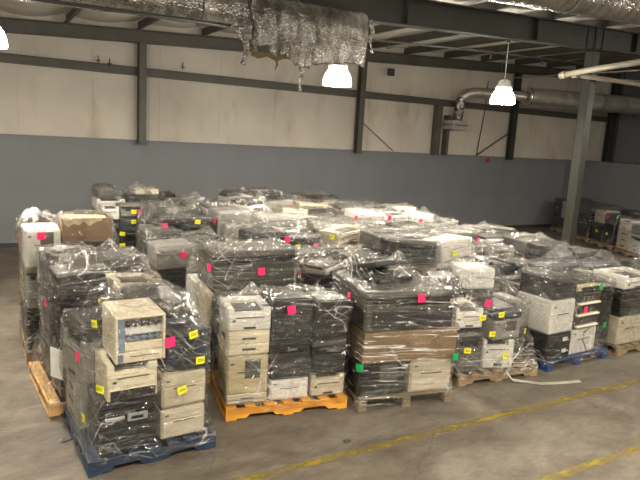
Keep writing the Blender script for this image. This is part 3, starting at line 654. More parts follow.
        panel('guide_plate', (X0 + w_ * .2, X1 - q_, Y0 + .03, Y0 + .05, h * .24, h * .42), m_, t, .003)
        panel('slot', (X0 + w_ * .3, X1 - w_ * .12, Y0 - .001 + .01, Y0 + .014, h * .12, h * .14), M_SLOT, t, .001)
    elif kind in ('cabinet', 'tower'):
        bm = bmesh.new(); cbox(bm, X0, X1, Y0 + .01, Y1, 0, h, .012); obj('body', bm, m_, t)
        if kind == 'cabinet':
            panel('front_door', (X0 + .015, X1 - .015, Y0, Y0 + .02, .02, h * .62), m_, t, .006)
            panel('upper_cover', (X0 + .015, X1 - .015, Y0, Y0 + .02, h * .65, h - .02), m_, t, .006)
            if extra == 'window': panel('inset_panel', (X0 + w_ * .42, X0 + w_ * .80, Y0 - .004, Y0 + .002, h * .42, h * .93), pm('grey'), t, .002)
            panel('slot', (X0 + w_ * .25, X1 - w_ * .25, Y0 - .003, Y0 + .003, h * .57, h * .60), M_SLOT if not dark else M_DARK, t, .001)
            panel('top_cover', (X0 + .03, X1 - .03, Y0 + .05, Y1 - .04, h - .002, h + .010), m_, t, .004)
            panel('badge', (X0 + w_ * .08, X0 + w_ * .17, Y0 - .003, Y0 + .002, h * .80, h * .84), M_SILVER if dark else M_SLOT, t, .001)
        else:
            panel('front_bezel', (X0 + .004, X1 - .004, Y0 - .008, Y0 + .012, .004, h - .004), m_, t, .008)
            panel('drive_bay', (X0 + w_ * .15, X1 - w_ * .15, Y0 - .011, Y0 - .006, h * .7, h * .82), m2, t, .002)
            panel('drive_bay', (X0 + w_ * .15, X1 - w_ * .15, Y0 - .011, Y0 - .006, h * .52, h * .64), m2, t, .002)
    elif kind == 'scanner':
        bm = bmesh.new(); cbox(bm, X0, X1, Y0, Y1, 0, h * .5, .012); obj('body', bm, m_, t)
        o = boxobj('scanner_lid', (X0 + .004, X1 - .004, -(Y1 - Y0) + .004, 0, 0, h * .45), pm('dark blue-grey') if extra == 'blue' else m_, t, b=.010)
        o.location = (0, Y1, h * .52); o.rotation_euler = (-(.28 if extra == 'raised' else .06), 0, 0)
        panel('glass_bed', (X0 + .04, X1 - .04, Y0 + .04, Y1 - .04, h * .5, h * .51), M_LCD, t, .001)
        panel('control_panel', (X0 + .03, X1 - .03, Y0 - .02, Y0 + .02, h * .15, h * .46), m2, t, .006)
    elif kind == 'carton':
        bm = bmesh.new(); cbox(bm, X0, X1, Y0, Y1, 0, h - .004, .004); obj('carton_body', bm, M_CARD, t)
        panel('flap', (X0, X1, Y0, -.003, h - .006, h), M_CARD, t, .001); panel('flap', (X0, X1, .003, Y1, h - .006, h), M_CARD, t, .001)
        panel('packing_tape', (X0 - .001, X1 + .001, -.025, .025, h - .002, h + .002), M_STRAP, t, .0005)
    elif kind == 'opencarton':
        q_ = .008; bm = bmesh.new()
        for dm in ((X0, X1, Y0, Y0 + q_, 0, h), (X0, X1, Y1 - q_, Y1, 0, h), (X0, X0 + q_, Y0 + q_, Y1 - q_, 0, h), (X1 - q_, X1, Y0 + q_, Y1 - q_, 0, h), (X0 + q_, X1 - q_, Y0 + q_, Y1 - q_, 0, q_)): cbox(bm, *dm, b=.001)
        obj('carton_body', bm, M_CARD, t)
        fl = bmesh.new(); cbox(fl, X0 + .05, X1 - .03, -d * .5, 0, 0, .006, .001); o = obj('flap', fl, M_CARDT, t); o.location = (0, Y1 - .06, h - .02); o.rotation_euler = (.12, .04, 0)
        fl = bmesh.new(); cbox(fl, X0 + .01, X1 - .2, 0, d * .42, 0, .006, .001); o = obj('flap', fl, M_CARDT, t); o.location = (0, Y0 + .0, h - .01); o.rotation_euler = (.10, -.05, .06)
        fl = bmesh.new(); cbox(fl, 0, w_ * .26, Y0 + .02, Y1 - .04, 0, .006, .001); o = obj('flap', fl, M_CARD, t); o.location = (X0, 0, h); o.rotation_euler = (0, .25, 0)
        bm = bmesh.new(); zz = [(.02, .99, .80), (.12, .99, .62), (.22, .99, .78), (.34, .99, .70), (.42, .99, .88), (.55, .99, .66), (.66, .99, .84), (.80, .99, .90)]
        T_ = [[bm.verts.new((X0 + w_ * a, Y0 - e, h * b_)) for e in (0, .004) for b_ in (hi, lo)] for a, hi, lo in zz]
        for A, B in zip(T_, T_[1:]):
            for i_, j_ in ((0, 1), (1, 3), (3, 2), (2, 0)): bm.faces.new([A[i_], A[j_], B[j_], B[i_]])
        bm.faces.new([T_[0][k] for k in (0, 1, 3, 2)]); bm.faces.new([T_[-1][k] for k in (0, 1, 3, 2)])
        obj('torn_liner', bm, M_CARDT, t)
    return t

# ------------------------------------------------------------------ stretch film shell around a load
PHI = np.linspace(0, 2 * PI, 72, endpoint=False); CP, SP = np.cos(PHI), np.sin(PHI)
NT = 168; TH = np.linspace(0, 2 * PI, NT, endpoint=False)
def vnoise(seed):
    r_ = np.random.RandomState(seed); K = r_.normal(size=(14, 3)) ; ph = r_.uniform(0, 6.28, 14)
    return lambda x, y, z, f=1.0: sum(np.sin(f * (x * k[0] + y * k[1] + z * k[2]) + p) for k, p in zip(K, ph)) / 5
class Film:
    def __init__(s, boxes, z0, seed, cover=1.0):
        s.b = boxes; s.z0 = z0
        P = np.array([c for b in boxes for c in b['c']]); s.c = (P.min(0) + P.max(0)) / 2
        s.zt = max(b['z1'] for b in boxes) + .03
        s.Z = np.arange(z0, s.zt + .04, .02); nz = len(s.Z)
        Sp = np.full((nz, 72), -9.)
        for b in boxes:
            c = np.array(b['c']) - s.c; sup = (c[:, 0:1] * CP + c[:, 1:2] * SP).max(0)
            msk = (s.Z >= b['z0'] - .09) & (s.Z <= b['z1'] + .09); Sp[msk] = np.maximum(Sp[msk], sup)
        for i in range(nz):
            if Sp[i, 0] < -5: Sp[i] = Sp[i - 1] if i else Sp[-1]
        ker = np.hanning(11); ker /= ker.sum(); pad = np.pad(Sp, ((5, 5), (0, 0)), 'edge')
        Sp = np.array([np.convolve(pad[:, j], ker, 'valid') for j in range(72)]).T + .012
        w_ = 16; pd = np.pad(Sp, ((w_, w_), (0, 0)), 'edge'); dil = np.max([pd[k:k + nz] * 1.0 - .055 * abs(k - w_) / w_ - .012 for k in range(2 * w_ + 1)], 0); Sp = np.maximum(Sp, dil)
        D = np.cos(TH[:, None] - PHI[None, :]); s.R = np.zeros((nz, NT))
        for t in range(NT):
            ok = D[t] > .12; s.R[:, t] = (Sp[:, ok] / D[t, ok]).min(1)
        s.n = vnoise(seed)
    def T(s, x, y):
        h = np.full(np.shape(x), -9.)
        for b in s.b:
            (cx, cy), (ux, uy), hw, hd = b['m'], b['u'], b['hw'], b['hd']
            dx, dy = x - cx, y - cy; u = dx * ux + dy * uy; v = -dx * uy + dy * ux
            du = np.maximum(np.abs(u) - hw, 0); dv = np.maximum(np.abs(v) - hd, 0); d = np.sqrt(du * du + dv * dv)
            h = np.maximum(h, b['z1'] + .012 - .95 * d - .2 * d * d)
        return h
    def r(s, th, z):
        i = int(np.clip((z - s.z0) / .02, 0, len(s.Z) - 1)); t = int(round(th / (2 * PI) * NT)) % NT
        return s.R[i, t]
    def build(s, name, m_, parent_thing, label):
        rim = np.zeros(NT)
        for t in range(NT):
            ct, st_ = math.cos(TH[t]), math.sin(TH[t]); zz = s.Z; rr_ = s.R[:, t]
            tt = s.T(s.c[0] + rr_ * ct, s.c[1] + rr_ * st_); ok = np.where(zz <= tt + .02)[0]
            rim[t] = zz[ok[-1]] if len(ok) else s.z0 + .4
        rim = (np.roll(rim, 1) + rim * 2 + np.roll(rim, -1)) / 4
        NV, NC = 64, 20; ct, st_ = np.cos(TH), np.sin(TH); V = []
        for v in range(NV + 1):
            z = s.z0 + (rim - s.z0) * v / NV; zi = np.clip((z - s.z0) / .02, 0, len(s.Z) - 1); i0 = np.floor(zi).astype(int); i1 = np.minimum(i0 + 1, len(s.Z) - 1); f = zi - i0
            R_ = s.R[i0, np.arange(NT)] * (1 - f) + s.R[i1, np.arange(NT)] * f
            x, y = s.c[0] + R_ * ct, s.c[1] + R_ * st_
            q_ = s.n(x, y, z * 2.2, 4.5); q2 = s.n(x * 1.3 + z, y * 1.3 - z, z * .4, 6); wr_ = .003 * np.abs(s.n(x, y, z * 5, 5)) + .020 * np.exp(-(q_ / .11) ** 2) + .022 * np.exp(-(q2 / .10) ** 2)
            V.append(np.stack([s.c[0] + (R_ + wr_) * ct, s.c[1] + (R_ + wr_) * st_, z + 0 * x], 1))
        lastR = R_
        for v in range(1, NC + 1):
            k_ = 1 - v / NC if v < NC else .01; R2 = lastR * k_
            x, y = s.c[0] + R2 * ct, s.c[1] + R2 * st_; tt = s.T(x, y)
            z = np.where(True, np.maximum(tt, 0), 0) if v > 1 else (rim + tt) / 2
            z = np.maximum(z, s.z0 + .3)
            z = z + .024 * np.exp(-(s.n(x * 1.3, y * 1.3, z, 5) / .13) ** 2) + .026 * np.exp(-(s.n(x, y + 9, z, 7) / .13) ** 2)
            V.append(np.stack([x, y, z], 1))
        V = np.concatenate(V); rows = NV + NC + 1; F = []
        a = np.arange(NT); b_ = (a + 1) % NT
        for v in range(rows - 1): F.append(np.stack([v * NT + a, v * NT + b_, (v + 1) * NT + b_, (v + 1) * NT + a], 1))
        F = np.concatenate(F)
        me = bpy.data.meshes.new(name); me.from_pydata(V.tolist(), [], F.tolist()); me.polygons.foreach_set('use_smooth', [True] * len(F)); me.materials.append(m_)
        uv = me.uv_layers.new(name='UVMap'); tu = np.concatenate([np.stack([a, a + 1, a + 1, a], 1) for _ in range(rows - 1)]); vv = np.repeat(np.arange(rows - 1), NT)
        vr = np.stack([vv, vv, vv + 1, vv + 1], 1); Rm = float(s.R.mean()); Hh = float(rim.mean() - s.z0)
        U = tu / NT * 2 * PI * Rm; Vv = np.where(vr <= NV, vr / NV * Hh, Hh + (vr - NV) / NC * Rm)
        uv.data.foreach_set('uv', np.stack([U, Vv], -1).astype(np.float32).ravel())
        o = bpy.data.objects.new(name, me); col.objects.link(o); o['label'] = label; o['category'] = 'stretch film'; o['group'] = 'stretch film wraps round the loads'
        s.obj = o; return o
    def sticker(s, p, c, size, parent):
        """p: a point near the load's side; put on the film along the ray from the load's axis"""
        dx, dy = p[0] - s.c[0], p[1] - s.c[1]; th = math.atan2(dy, dx) % (2 * PI)
        r0, ra, rb = s.r(th, p[2]), s.r(th - .05, p[2]), s.r(th + .05, p[2])
        A = Vector((math.cos(th - .05) * ra, math.sin(th - .05) * ra, 0)); B = Vector((math.cos(th + .05) * rb, math.sin(th + .05) * rb, 0))
        tan = (B - A).normalized(); nrm = Vector((tan.y, -tan.x, 0))
        top = s.T(np.array(s.c[0] + math.cos(th) * r0 * .97), np.array(s.c[1] + math.sin(th) * r0 * .97))
        z = p[2]; P0 = Vector((s.c[0] + math.cos(th) * r0, s.c[1] + math.sin(th) * r0, z)) + nrm * .022
        roll = rnd.uniform(-.18, .18)
        M = Matrix(((tan.x, -nrm.x, 0, P0.x), (tan.y, -nrm.y, 0, P0.y), (0, 0, 1, P0.z), (0, 0, 0, 1))) @ Matrix.Rotation(roll, 4, 'Y')
        bm = bmesh.new(); n_ = 4; V = []
        W_, H_ = size
        for i in range(n_ + 1):
            for sd in (0, 1):
                u = -W_ / 2 + W_ * i / n_; yy = -.004 - .006 * math.sin(PI * i / n_)
                V.append([bm.verts.new(M @ Vector((u, yy + sd * .0015, -H_ / 2))), bm.verts.new(M @ Vector((u, yy + sd * .0015, H_ / 2)))])
        for i in range(n_):
            a, b_, c_, d_ = V[2 * i], V[2 * i + 1], V[2 * i + 2], V[2 * i + 3]
            bm.faces.new([a[0], c_[0], c_[1], a[1]]); bm.faces.new([b_[0], b_[1], d_[1], d_[0]])
            bm.faces.new([a[1], c_[1], d_[1], b_[1]]); bm.faces.new([a[0], b_[0], d_[0], c_[0]])
        bm.faces.new([V[0][0], V[0][1], V[1][1], V[1][0]]); bm.faces.new([V[-2][0], V[-1][0], V[-1][1], V[-2][1]])
        st = obj('sticker', bm, M_STK[c], parent); st['label'] = {'p': 'bright pink paper sticker', 'y': 'yellow paper sticker', 'g': 'green paper sticker'}[c]
        if c == 'y':
            bm = bmesh.new()
            for k in range(2): cbox(bm, -W_ * .35, W_ * .35, -.0125, -.0115, H_ * (.12 - .22 * k), H_ * (.19 - .22 * k), .0001, M)
            obj('printed_line', bm, M_INK, st)
        return st

# ------------------------------------------------------------------ loads
# each: origin x, y, angle, width, depth, pallet material, block pallet?, phrase, film, columns
# column: u0, u1, v0, v1, [(height, kind, colour, extra, turn)] listed from the pallet up
Lc = {}
def L(key, x, y, ang, W, D, pmat, blk, phrase, plabel, film, cols, base=.138): Lc[key] = dict(ph0=0, x=x, y=y, a=math.radians(ang), W=W, D=D, pm=pmat, blk=blk, ph=phrase, pl=plabel, film=film, cols=cols, base=base)
L('S1', .74, 4.71, 2, 1.10, 1.15, M_NAVY, False, 'nearest blue pallet', 'navy blue painted pallet nearest the camera', 'thin', [
  (.10, .58, .04, .52, 'front left', [(.45, 'mfp', 'dark grey', 'latch', 0), (.33, 'laser', 'cream', 'open_tray', 0, (.16, .58, .03, .52)), (.40, 'open', 'cream', None, -1, (.22, .64, .02, .54))]),
  (.61, 1.03, .07, .55, 'front right', [(.285, 'cabinet', 'beige', None, 0), (.32, 'cabinet', 'beige', None, 2), (.36, 'laser', 'dark blue-grey', None, -2, (.65, 1.06, .09, .57))]),
  (.02, .46, .58, 1.10, 'rear left', [(.42, 'drawers', 'light grey', None, -90), (.40, 'laser', 'light grey', None, -80), (.16, 'inkjet', 'dark grey', None, 10)]),
  (.52, 1.02, .60, 1.10, 'rear right', [(.45, 'mfp', 'dark grey', None, 0), (.38, 'laser', 'dark grey', None, 0), (.32, 'inkjet', 'dark grey', None, 8)])])
L('S2', 2.10, 5.17, -9.8, 1.30, 1.0, M_ORANGE, False, 'orange pallet', 'bright orange painted pallet', 'thin', [
  (.00, .44, .04, .50, 'front left', [(.11, 'drawers', 'beige', None, 0), (.41, 'cabinet', 'yellowed', 'window', 0), (.25, 'drawers', 'cream', None, 0), (.25, 'laser', 'white', None, 0)]),
  (.45, .88, .04, .50, 'front middle', [(.235, 'cabinet', 'white', None, 0), (.42, 'mfp', 'dark grey', None, 0), (.42, 'cabinet', 'dark grey', None, 0)]),
  (.90, 1.29, .05, .50, 'front right', [(.25, 'laser', 'beige', None, 0), (.35, 'mfp', 'dark grey', None, 0), (.44, 'cabinet', 'black', None, 0)]),
  (.02, .60, .53, .97, 'rear left', [(.5, 'mfp', 'grey', None, 180), (.42, 'laser', 'grey', None, 0)]),
  (.66, 1.26, .53, .97, 'rear right', [(.5, 'mfp', 'dark grey', None, 0), (.46, 'laser', 'dark grey', None, 0)])])
L('S3', 3.44, 4.82, -10.4, 1.14, 1.15, M_WOODG, True, 'pallet right of the orange one', 'weathered block-foot pallet right of the orange one', 'thick', [
  (.00, .57, .03, .58, 'front left', [(.38, 'cabinet', 'black', 'window', 0)]),
  (.60, 1.13, .03, .58, 'front right', [(.38, 'cabinet', 'beige', None, 0)]),
  (.05, 1.10, .62, 1.12, 'rear', [(.38, 'mfp', 'grey', None, 180)]),
  (.02, 1.14, .02, 1.08, 'middle tier', [(.34, 'carton', 'brown', None, 0)]),
  (.02, 1.06, .02, .98, 'upper tier', [(.42, 'copier', 'greenish grey', 'darkfront', 0)]),
  (.18, .78, .40, .95, 'top', [(.12, 'scanner', 'dark grey', 'raised', 14)])])
L('S4', 4.92, 4.89, -6, 1.22, 1.05, M_WOOD, False, 'strap pallet', 'plain wooden strap pallet with loose white strap in front', 'mid', [
  (-.02, .38, .08, .60, 'front left', [(.38, 'laser', 'grey', None, 0), (.16, 'inkjet', 'grey', None, 0), (.26, 'laser', 'white', None, -8)]),
  (.44, .90, .03, .55, 'front right', [(.38, 'laser', 'white', None, -14), (.26, 'cabinet', 'light grey', 'window', 5), (.12, 'inkjet', 'dark blue-grey', None, 0)]),
  (.93, 1.20, .25, .75, 'right end', [(.42, 'tower', 'grey', None, 0), (.36, 'cabinet', 'light grey', None, 8)]),
  (.05, .48, .63, 1.02, 'rear left', [(.42, 'mfp', 'grey', None, 0), (.38, 'laser', 'light grey', None, 0), (.24, 'inkjet', 'grey', None, 12)]),
  (.50, .92, .60, 1.02, 'rear right', [(.44, 'mfp', 'dark grey', None, 0), (.42, 'laser', 'grey', None, 0), (.28, 'cabinet', 'white', None, -5)])])
L('S5', 6.36, 4.78, 2, 1.28, 1.10, M_BLUE, True, 'bright blue pallet', 'bright blue block-foot pallet at the right', 'thin', [
  (-.02, .46, .03, .60, 'front left', [(.35, 'drawers', 'black', 'labelled', 0), (.46, 'cabinet', 'white', None, 0), (.28, 'cabinet', 'dark grey', None, 0)]),
  (.47, 1.02, .04, .60, 'front middle', [(.37, 'cabinet', 'white', None, 0), (.50, 'drawers', 'dark grey', 'trays', 0), (.15, 'inkjet', 'yellowed', None, 0)]),
  (1.03, 1.32, .06, .60, 'front right', [(.40, 'tower', 'dark grey', None, 0), (.42, 'tower', 'black', None, 0), (.16, 'inkjet', 'light grey', None, 0)]),
  (.05, .65, .63, 1.08, 'rear left', [(.46, 'mfp', 'dark grey', None, 0), (.42, 'laser', 'grey', None, 0)]),
  (.70, 1.34, .63, 1.08, 'rear right', [(.46, 'mfp', 'grey', None, 0), (.46, 'laser', 'light grey', None, 0), (.12, 'scanner', 'light grey', 'blue', 0)])])
L('S6', 7.86, 4.80, 0, 1.2, 1.05, M_WOOD, False, 'pallet at the right edge', 'plain wooden pallet cut by the right edge of view', 'thin', [
  (.00, .62, .04, .58, 'front left', [(.42, 'cabinet', 'beige', None, 0), (.40, 'drawers', 'black', None, 0), (.20, 'laser', 'white', None, 0)]),
  (.66, 1.18, .04, .58, 'front right', [(.46, 'mfp', 'grey', None, 0), (.44, 'laser', 'dark grey', None, 0), (.2, 'inkjet', 'white', None, 0)]),
  (.05, .62, .62, 1.02, 'rear left', [(.46, 'mfp', 'grey', None, 0), (.44, 'laser', 'white', None, 0), (.12, 'scanner', 'white', 'blue', 0)]),
  (.66, 1.18, .62, 1.02, 'rear right', [(.46, 'mfp', 'grey', None, 0), (.5, 'laser', 'grey', None, 0)])])
def fillcols(rr, W, D, tops, dk=.5):
    """columns of ordinary machines; tops: (u0,u1,v0,v1,place,height,[top items])"""
    out = []
    for (u0, u1, v0, v1, pl, h, top) in tops:
        rem = h - .138 - sum(t[0] for t in top); its = []
        n_ = max(1, round(rem / .42))
        for k in range(n_):
            c_ = rr.choice(['dark grey', 'black', 'black', 'dark grey', 'dark blue-grey']) if rr.random() < dk else rr.choice(['light grey', 'beige', 'white', 'cream', 'white'])
            its.append((rem / n_, rr.choice(['laser', 'mfp', 'drawers', 'cabinet']), c_, None, rr.choice([0, 0, 0, 3, -4])))
        out.append((u0, u1, v0, v1, pl, its + top))
    return out
def back(key, x, y, ang, W, D, pmat, phrase, film, tops, seed, dk=.5):
    L(key, x, y, ang, W, D, pmat, False, phrase, 'worn wooden pallet under the ' + phrase, film, fillcols(random.Random(seed), W, D, tops, dk))
A4 = lambda h, t1, t2, t3=(), t4=(), W=1.2, D=1.15, mid=.55: [(0, W * .48, .03, mid, 'front left', h[0], list(t1)), (W * .5, W, .03, mid, 'front right', h[1], list(t2)), (.02, W * .48, mid + .03, D - .02, 'rear left', h[2], list(t3)), (W * .5, W - .02, mid + .03, D - .02, 'rear right', h[3], list(t4))]
L('T1', .58, 5.93, 4, 1.15, 1.2, M_WOODL, False, 'first load behind nearest blue pallet', 'fresh yellow wooden pallet at the left', 'mid', [
  (.12, .60, .04, .56, 'front left', [(.50, 'mfp', 'grey', None, -90), (.50, 'mfp', 'dark grey', None, -20), (.24, 'inkjet', 'dark grey', None, 0)]),
  (.62, 1.12, .04, .56, 'front right', [(.46, 'mfp', 'dark grey', None, 0), (.42, 'laser', 'dark grey', None, 0), (.22, 'laser', 'beige', None, 0)]),
  (.12, .62, .60, 1.14, 'rear left', [(.50, 'drawers', 'dark grey', None, -90), (.46, 'mfp', 'grey', None, -90), (.38, 'laser', 'grey', None, 8)]),
  (.66, 1.12, .60, 1.14, 'rear right', [(.50, 'mfp', 'dark grey', None, 0), (.46, 'laser', 'grey', None, 0), (.28, 'inkjet', 'black', None, 0)])])
back('T2', 2.28, 6.22, -3, 1.2, 1.1, M_WOOD, 'first load behind orange pallet', 'mid', [
  (0, .56, .05, .52, 'front left', 1.02, []), (.60, 1.18, .05, .52, 'front right', 1.02, []), (0, .56, .56, 1.05, 'rear left', 1.02, []), (.60, 1.18, .56, 1.05, 'rear right', 1.02, []),
  ], 3, .8)
Lc['T2']['cols'].append((.06, 1.08, .04, .72, 'top tier', [(.46, 'copier', 'greenish grey', None, 0)]))
back('T3', 3.62, 6.15, 0, 1.12, 1.1, M_WOOD, 'first load behind carton load', 'mid',
     A4((1.22, 1.30, 1.25, 1.28), [(.12, 'inkjet', 'light grey', None, 25)], [(.20, 'inkjet', 'black', None, 0)], [(.16, 'copier', 'grey', None, 0)], [(.2, 'laser', 'grey', None, 10)], W=1.12), 4, .7)
back('T4', 4.92, 6.1, 0, 1.3, 1.1, M_WOOD, 'first load behind strap pallet', 'mid',
     A4((1.45, 1.45, 1.5, 1.45), [(.30, 'copier', 'black', None, -5)], [(.27, 'cabinet', 'white', None, 6)], [(.22, 'laser', 'grey', None, 0)], [(.2, 'inkjet', 'white', None, 0)], W=1.3), 5, .5)
back('T5', 6.55, 6.12, 0, 1.2, 1.1, M_WOOD, 'first load behind bright blue pallet', 'mid',
     A4((1.12, 1.05, 1.25, 1.18), [(.24, 'laser', 'dark blue-grey', None, 0)], [(.3, 'cabinet', 'dark grey', None, 6)], [(.2, 'inkjet', 'grey', None, 15)], [(.2, 'laser', 'light grey', None, 0)]), 6, .8)
back('T6', 7.95, 6.12, 0, 1.2, 1.1, M_WOOD, 'first load behind right-edge pallet', 'thin',
     A4((1.25, 1.15, 1.3, 1.2), [(.2, 'inkjet', 'dark grey', None, 0)], [(.16, 'scanner', 'grey', None, 0)], [(.2, 'laser', 'grey', None, 0)], [(.14, 'inkjet', 'black', None, 20)]), 7, .5)
back('U1', .5, 7.45, 0, 1.2, 1.1, M_WOOD, 'second load behind nearest blue pallet', 'mid', [
  (.02, .40, .04, .55, 'front left', 1.60, [(.46, 'cabinet', 'white', 'window', 0)]), (.42, 1.04, .04, .55, 'front right', 1.42, []),
  (.02, .50, .58, 1.06, 'rear left', 1.62, [(.2, 'inkjet', 'light grey', None, 20)]), (.54, 1.06, .58, 1.06, 'rear right', 1.45, [])], 8, .4)
Lc['U1']['cols'].append((.425, 1.0, .05, .55, 'top tier', [(.29, 'opencarton', 'brown', None, -3)]))
back('U2', 2.05, 7.5, 0, 1.1, 1.1, M_WOOD, 'second load behind orange pallet', 'mid',
     A4((1.30, 1.22, 1.36, 1.3), [(.3, 'cabinet', 'light grey', None, 0)], [(.24, 'mfp', 'grey', None, 0)], [(.2, 'inkjet', 'dark grey', None, 0)], [(.2, 'laser', 'grey', None, 0)], W=1.1), 9, .6)
back('U3', 3.34, 7.45, 0, 1.12, 1.1, M_WOOD, 'second load behind carton load', 'mid',
     A4((1.46, 1.38, 1.42, 1.44), [(.24, 'cabinet', 'black', None, 0)], [(.20, 'cabinet', 'black', None, 0)], [(.24, 'cabinet', 'light grey', None, 0)], [(.3, 'laser', 'white', None, 22)], W=1.12), 10, .6)
Lc['U3']['cols'].append((.30, .95, .42, .90, 'top tier', [(.16, 'cabinet', 'light grey', None, -8)]))
back('U4', 4.66, 7.4, 0, 1.3, 1.1, M_WOOD, 'second load behind strap pallet', 'mid',
     A4((1.42, 1.36, 1.48, 1.42), [(.20, 'laser', 'beige', None, 10)], [(.16, 'inkjet', 'light grey', None, 0)], [(.2, 'inkjet', 'grey', None, -12)], [(.22, 'laser', 'grey', None, 0)], W=1.3), 11, .4)
back('U5', 6.3, 7.4, 0, 1.3, 1.1, M_WOOD, 'second load behind bright blue pallet', 'mid',
     A4((1.35, 1.33, 1.38, 1.3), [(.22, 'laser', 'light grey', None, 0)], [(.30, 'cabinet', 'grey', None, 0)], [(.2, 'inkjet', 'white', None, 0)], [(.15, 'scanner', 'grey', None, 0)], W=1.3), 12, .5)
back('U6', 7.85, 7.4, 0, 1.3, 1.1, M_WOOD, 'second load behind right-edge pallet', 'mid',
     A4((1.22, 1.18, 1.26, 1.22), [(.18, 'inkjet', 'white', None, 0)], [(.16, 'inkjet', 'light grey', None, 14)], [(.2, 'laser', 'grey', None, 0)], [(.12, 'scanner', 'light grey', None, 0)], W=1.3), 13, .4)
back('V2', 2.35, 8.85, 0, 1.0, 1.1, M_WOOD, 'third load behind orange pallet', 'mid', [
  (-.1, .12, .10, .55, 'far left end', 1.3, [(.3, 'tower', 'light grey', None, 0)]), (.13, .90, .03, .55, 'front', 1.48, [(.50, 'copier', 'dark grey', None, 0)]), (.05, .90, .58, 1.06, 'rear', 1.62, [(.3, 'laser', 'grey', None, 12)])], 14, .8)
back('V3', 3.36, 8.8, 0, 1.15, 1.1, M_WOOD, 'third load behind carton load', 'thick',
     A4((1.58, 1.42, 1.60, 1.66), [(.40, 'cabinet', 'light grey', None, 0)], [(.30, 'laser', 'white', None, 14)], [(.16, 'inkjet', 'white', None, 0)], [(.2, 'inkjet', 'white', None, 30)], W=1.15), 15, .3)
back('V4', 4.74, 8.8, 0, 1.15, 1.1, M_WOOD, 'third load behind strap pallet', 'mid',
     A4((1.42, 1.40, 1.46, 1.42), [(.2, 'laser', 'white', None, -10)], [(.14, 'inkjet', 'light grey', None, 0)], [(.2, 'laser', 'beige', None, 0)], [(.2, 'inkjet', 'grey', None, 0)], W=1.15), 16, .3)
back('V5', 6.0, 8.8, 0, 1.15, 1.1, M_WOOD, 'third load behind bright blue pallet', 'thick',
     A4((1.50, 1.45, 1.56, 1.5), [(.26, 'cabinet', 'white', None, 0)], [(.2, 'laser', 'white', None, 0)], [(.2, 'inkjet', 'light grey', None, 0)], [(.2, 'inkjet', 'grey', None, 0)], W=1.15), 17, .3)
back('V6', 7.25, 8.8, 0, 1.15, 1.1, M_WOOD, 'third load behind right-edge pallet', 'mid',
     A4((1.44, 1.25, 1.48, 1.3), [(.30, 'cabinet', 'white', None, 0)], [(.2, 'laser', 'light grey', None, 0)], [(.3, 'cabinet', 'white', None, 0)], [(.2, 'inkjet', 'grey', None, 0)], W=1.15), 18, .3)
back('W1', 1.85, 10.2, 0, 1.2, 1.1, M_WOOD, 'tallest load by far wall', 'thin', [
  (.02, .30, .03, .50, 'front left', 1.50, [(.24, 'laser', 'white', None, 0)]), (.32, 1.14, .03, .50, 'front right', 1.50, [(.28, 'copier', 'dark grey', None, 0), (.24, 'cabinet', 'dark blue-grey', None, 0), (.20, 'copier', 'light grey', None, 0)]),
  (.02, .50, .54, 1.06, 'rear left', 1.56, [(.2, 'laser', 'white', None, 0)]), (.54, 1.14, .54, 1.06, 'rear right', 1.62, [(.18, 'cabinet', 'dark grey', None, 0)])], 19, .6)
Lc['W1']['cols'] += [(.02, .32, .56, .96, 'top tier', [(.20, 'cabinet', 'grey', None, 10)]), (.68, 1.10, .58, 1.0, 'top tier right', [(.10, 'drawers', 'beige', None, 0)])]
back('W2', 4.25, 10.2, 0, 1.2, 1.1, M_WOOD, 'fourth load behind carton load', 'mid',
     A4((1.60, 1.50, 1.64, 1.66), [(.20, 'laser', 'white', None, 0)], [(.3, 'cabinet', 'light grey', None, 0)], [(.2, 'inkjet', 'white', None, 0)], [(.14, 'inkjet', 'black', None, 0)]), 20, .3)
back('W3', 5.55, 10.2, 0, 1.2, 1.1, M_WOOD, 'fourth load behind strap pallet', 'mid',
     A4((1.48, 1.46, 1.54, 1.56), [(.28, 'cabinet', 'cream', None, 0)], [(.26, 'cabinet', 'cream', None, 0)], [(.2, 'inkjet', 'grey', None, 0)], [(.16, 'inkjet', 'black', None, 0)]), 21, .3)
back('X2', 3.0, 10.9, 0, 1.1, 1.1, M_WOOD, 'low load by far wall', 'mid',
     A4((1.46, 1.40, 1.5, 1.42), [(.2, 'inkjet', 'dark grey', None, 20)], [(.22, 'laser', 'grey', None, 0)], [(.2, 'inkjet', 'black', None, 0)], [(.18, 'laser', 'white', None, 0)], W=1.1), 22, .6)
# loads along the partition at right
ux, uy = -.43, -.90; ang = math.degrees(math.atan2(uy, ux)); px_, py_ = 17.95, 14.15
Rn = ['corner load', 'second load from the corner', 'third load from the corner', 'white-topped load by partition']
RT = [A4((1.15, 1.12, 1.2, 1.15), [(.5, 'cabinet', 'dark grey', None, 0)], [(.6, 'cabinet', 'beige', None, 0)], [], [], W=1.2, D=1.1),
      [(0, 1.15, .03, .55, 'front', 1.12, [(.42, 'copier', 'black', None, 0), (.16, 'cabinet', 'greenish grey', None, 0)]), (0, 1.15, .58, 1.05, 'rear', 1.15, [])],
      A4((1.1, 1.05, 1.12, 1.15), [(.4, 'cabinet', 'beige', None, 0)], [(.3, 'cabinet', 'grey', None, 6)], [], [(.2, 'laser', 'black', None, 0)], W=1.15, D=1.1),
      A4((1.0, .95, 1.05, 1.0), [(.3, 'laser', 'white', None, 0)], [(.3, 'laser', 'light grey', None, 0)], [], [], W=1.2, D=1.1)]
for k in range(4):
    back('R%d' % k, px_ + ux * 1.36 * k, py_ + uy * 1.36 * k, ang, 1.2, 1.1, M_WOOD, Rn[k], 'thick' if k == 3 else 'thin', RT[k], 30 + k, .85 if k < 3 else .3)

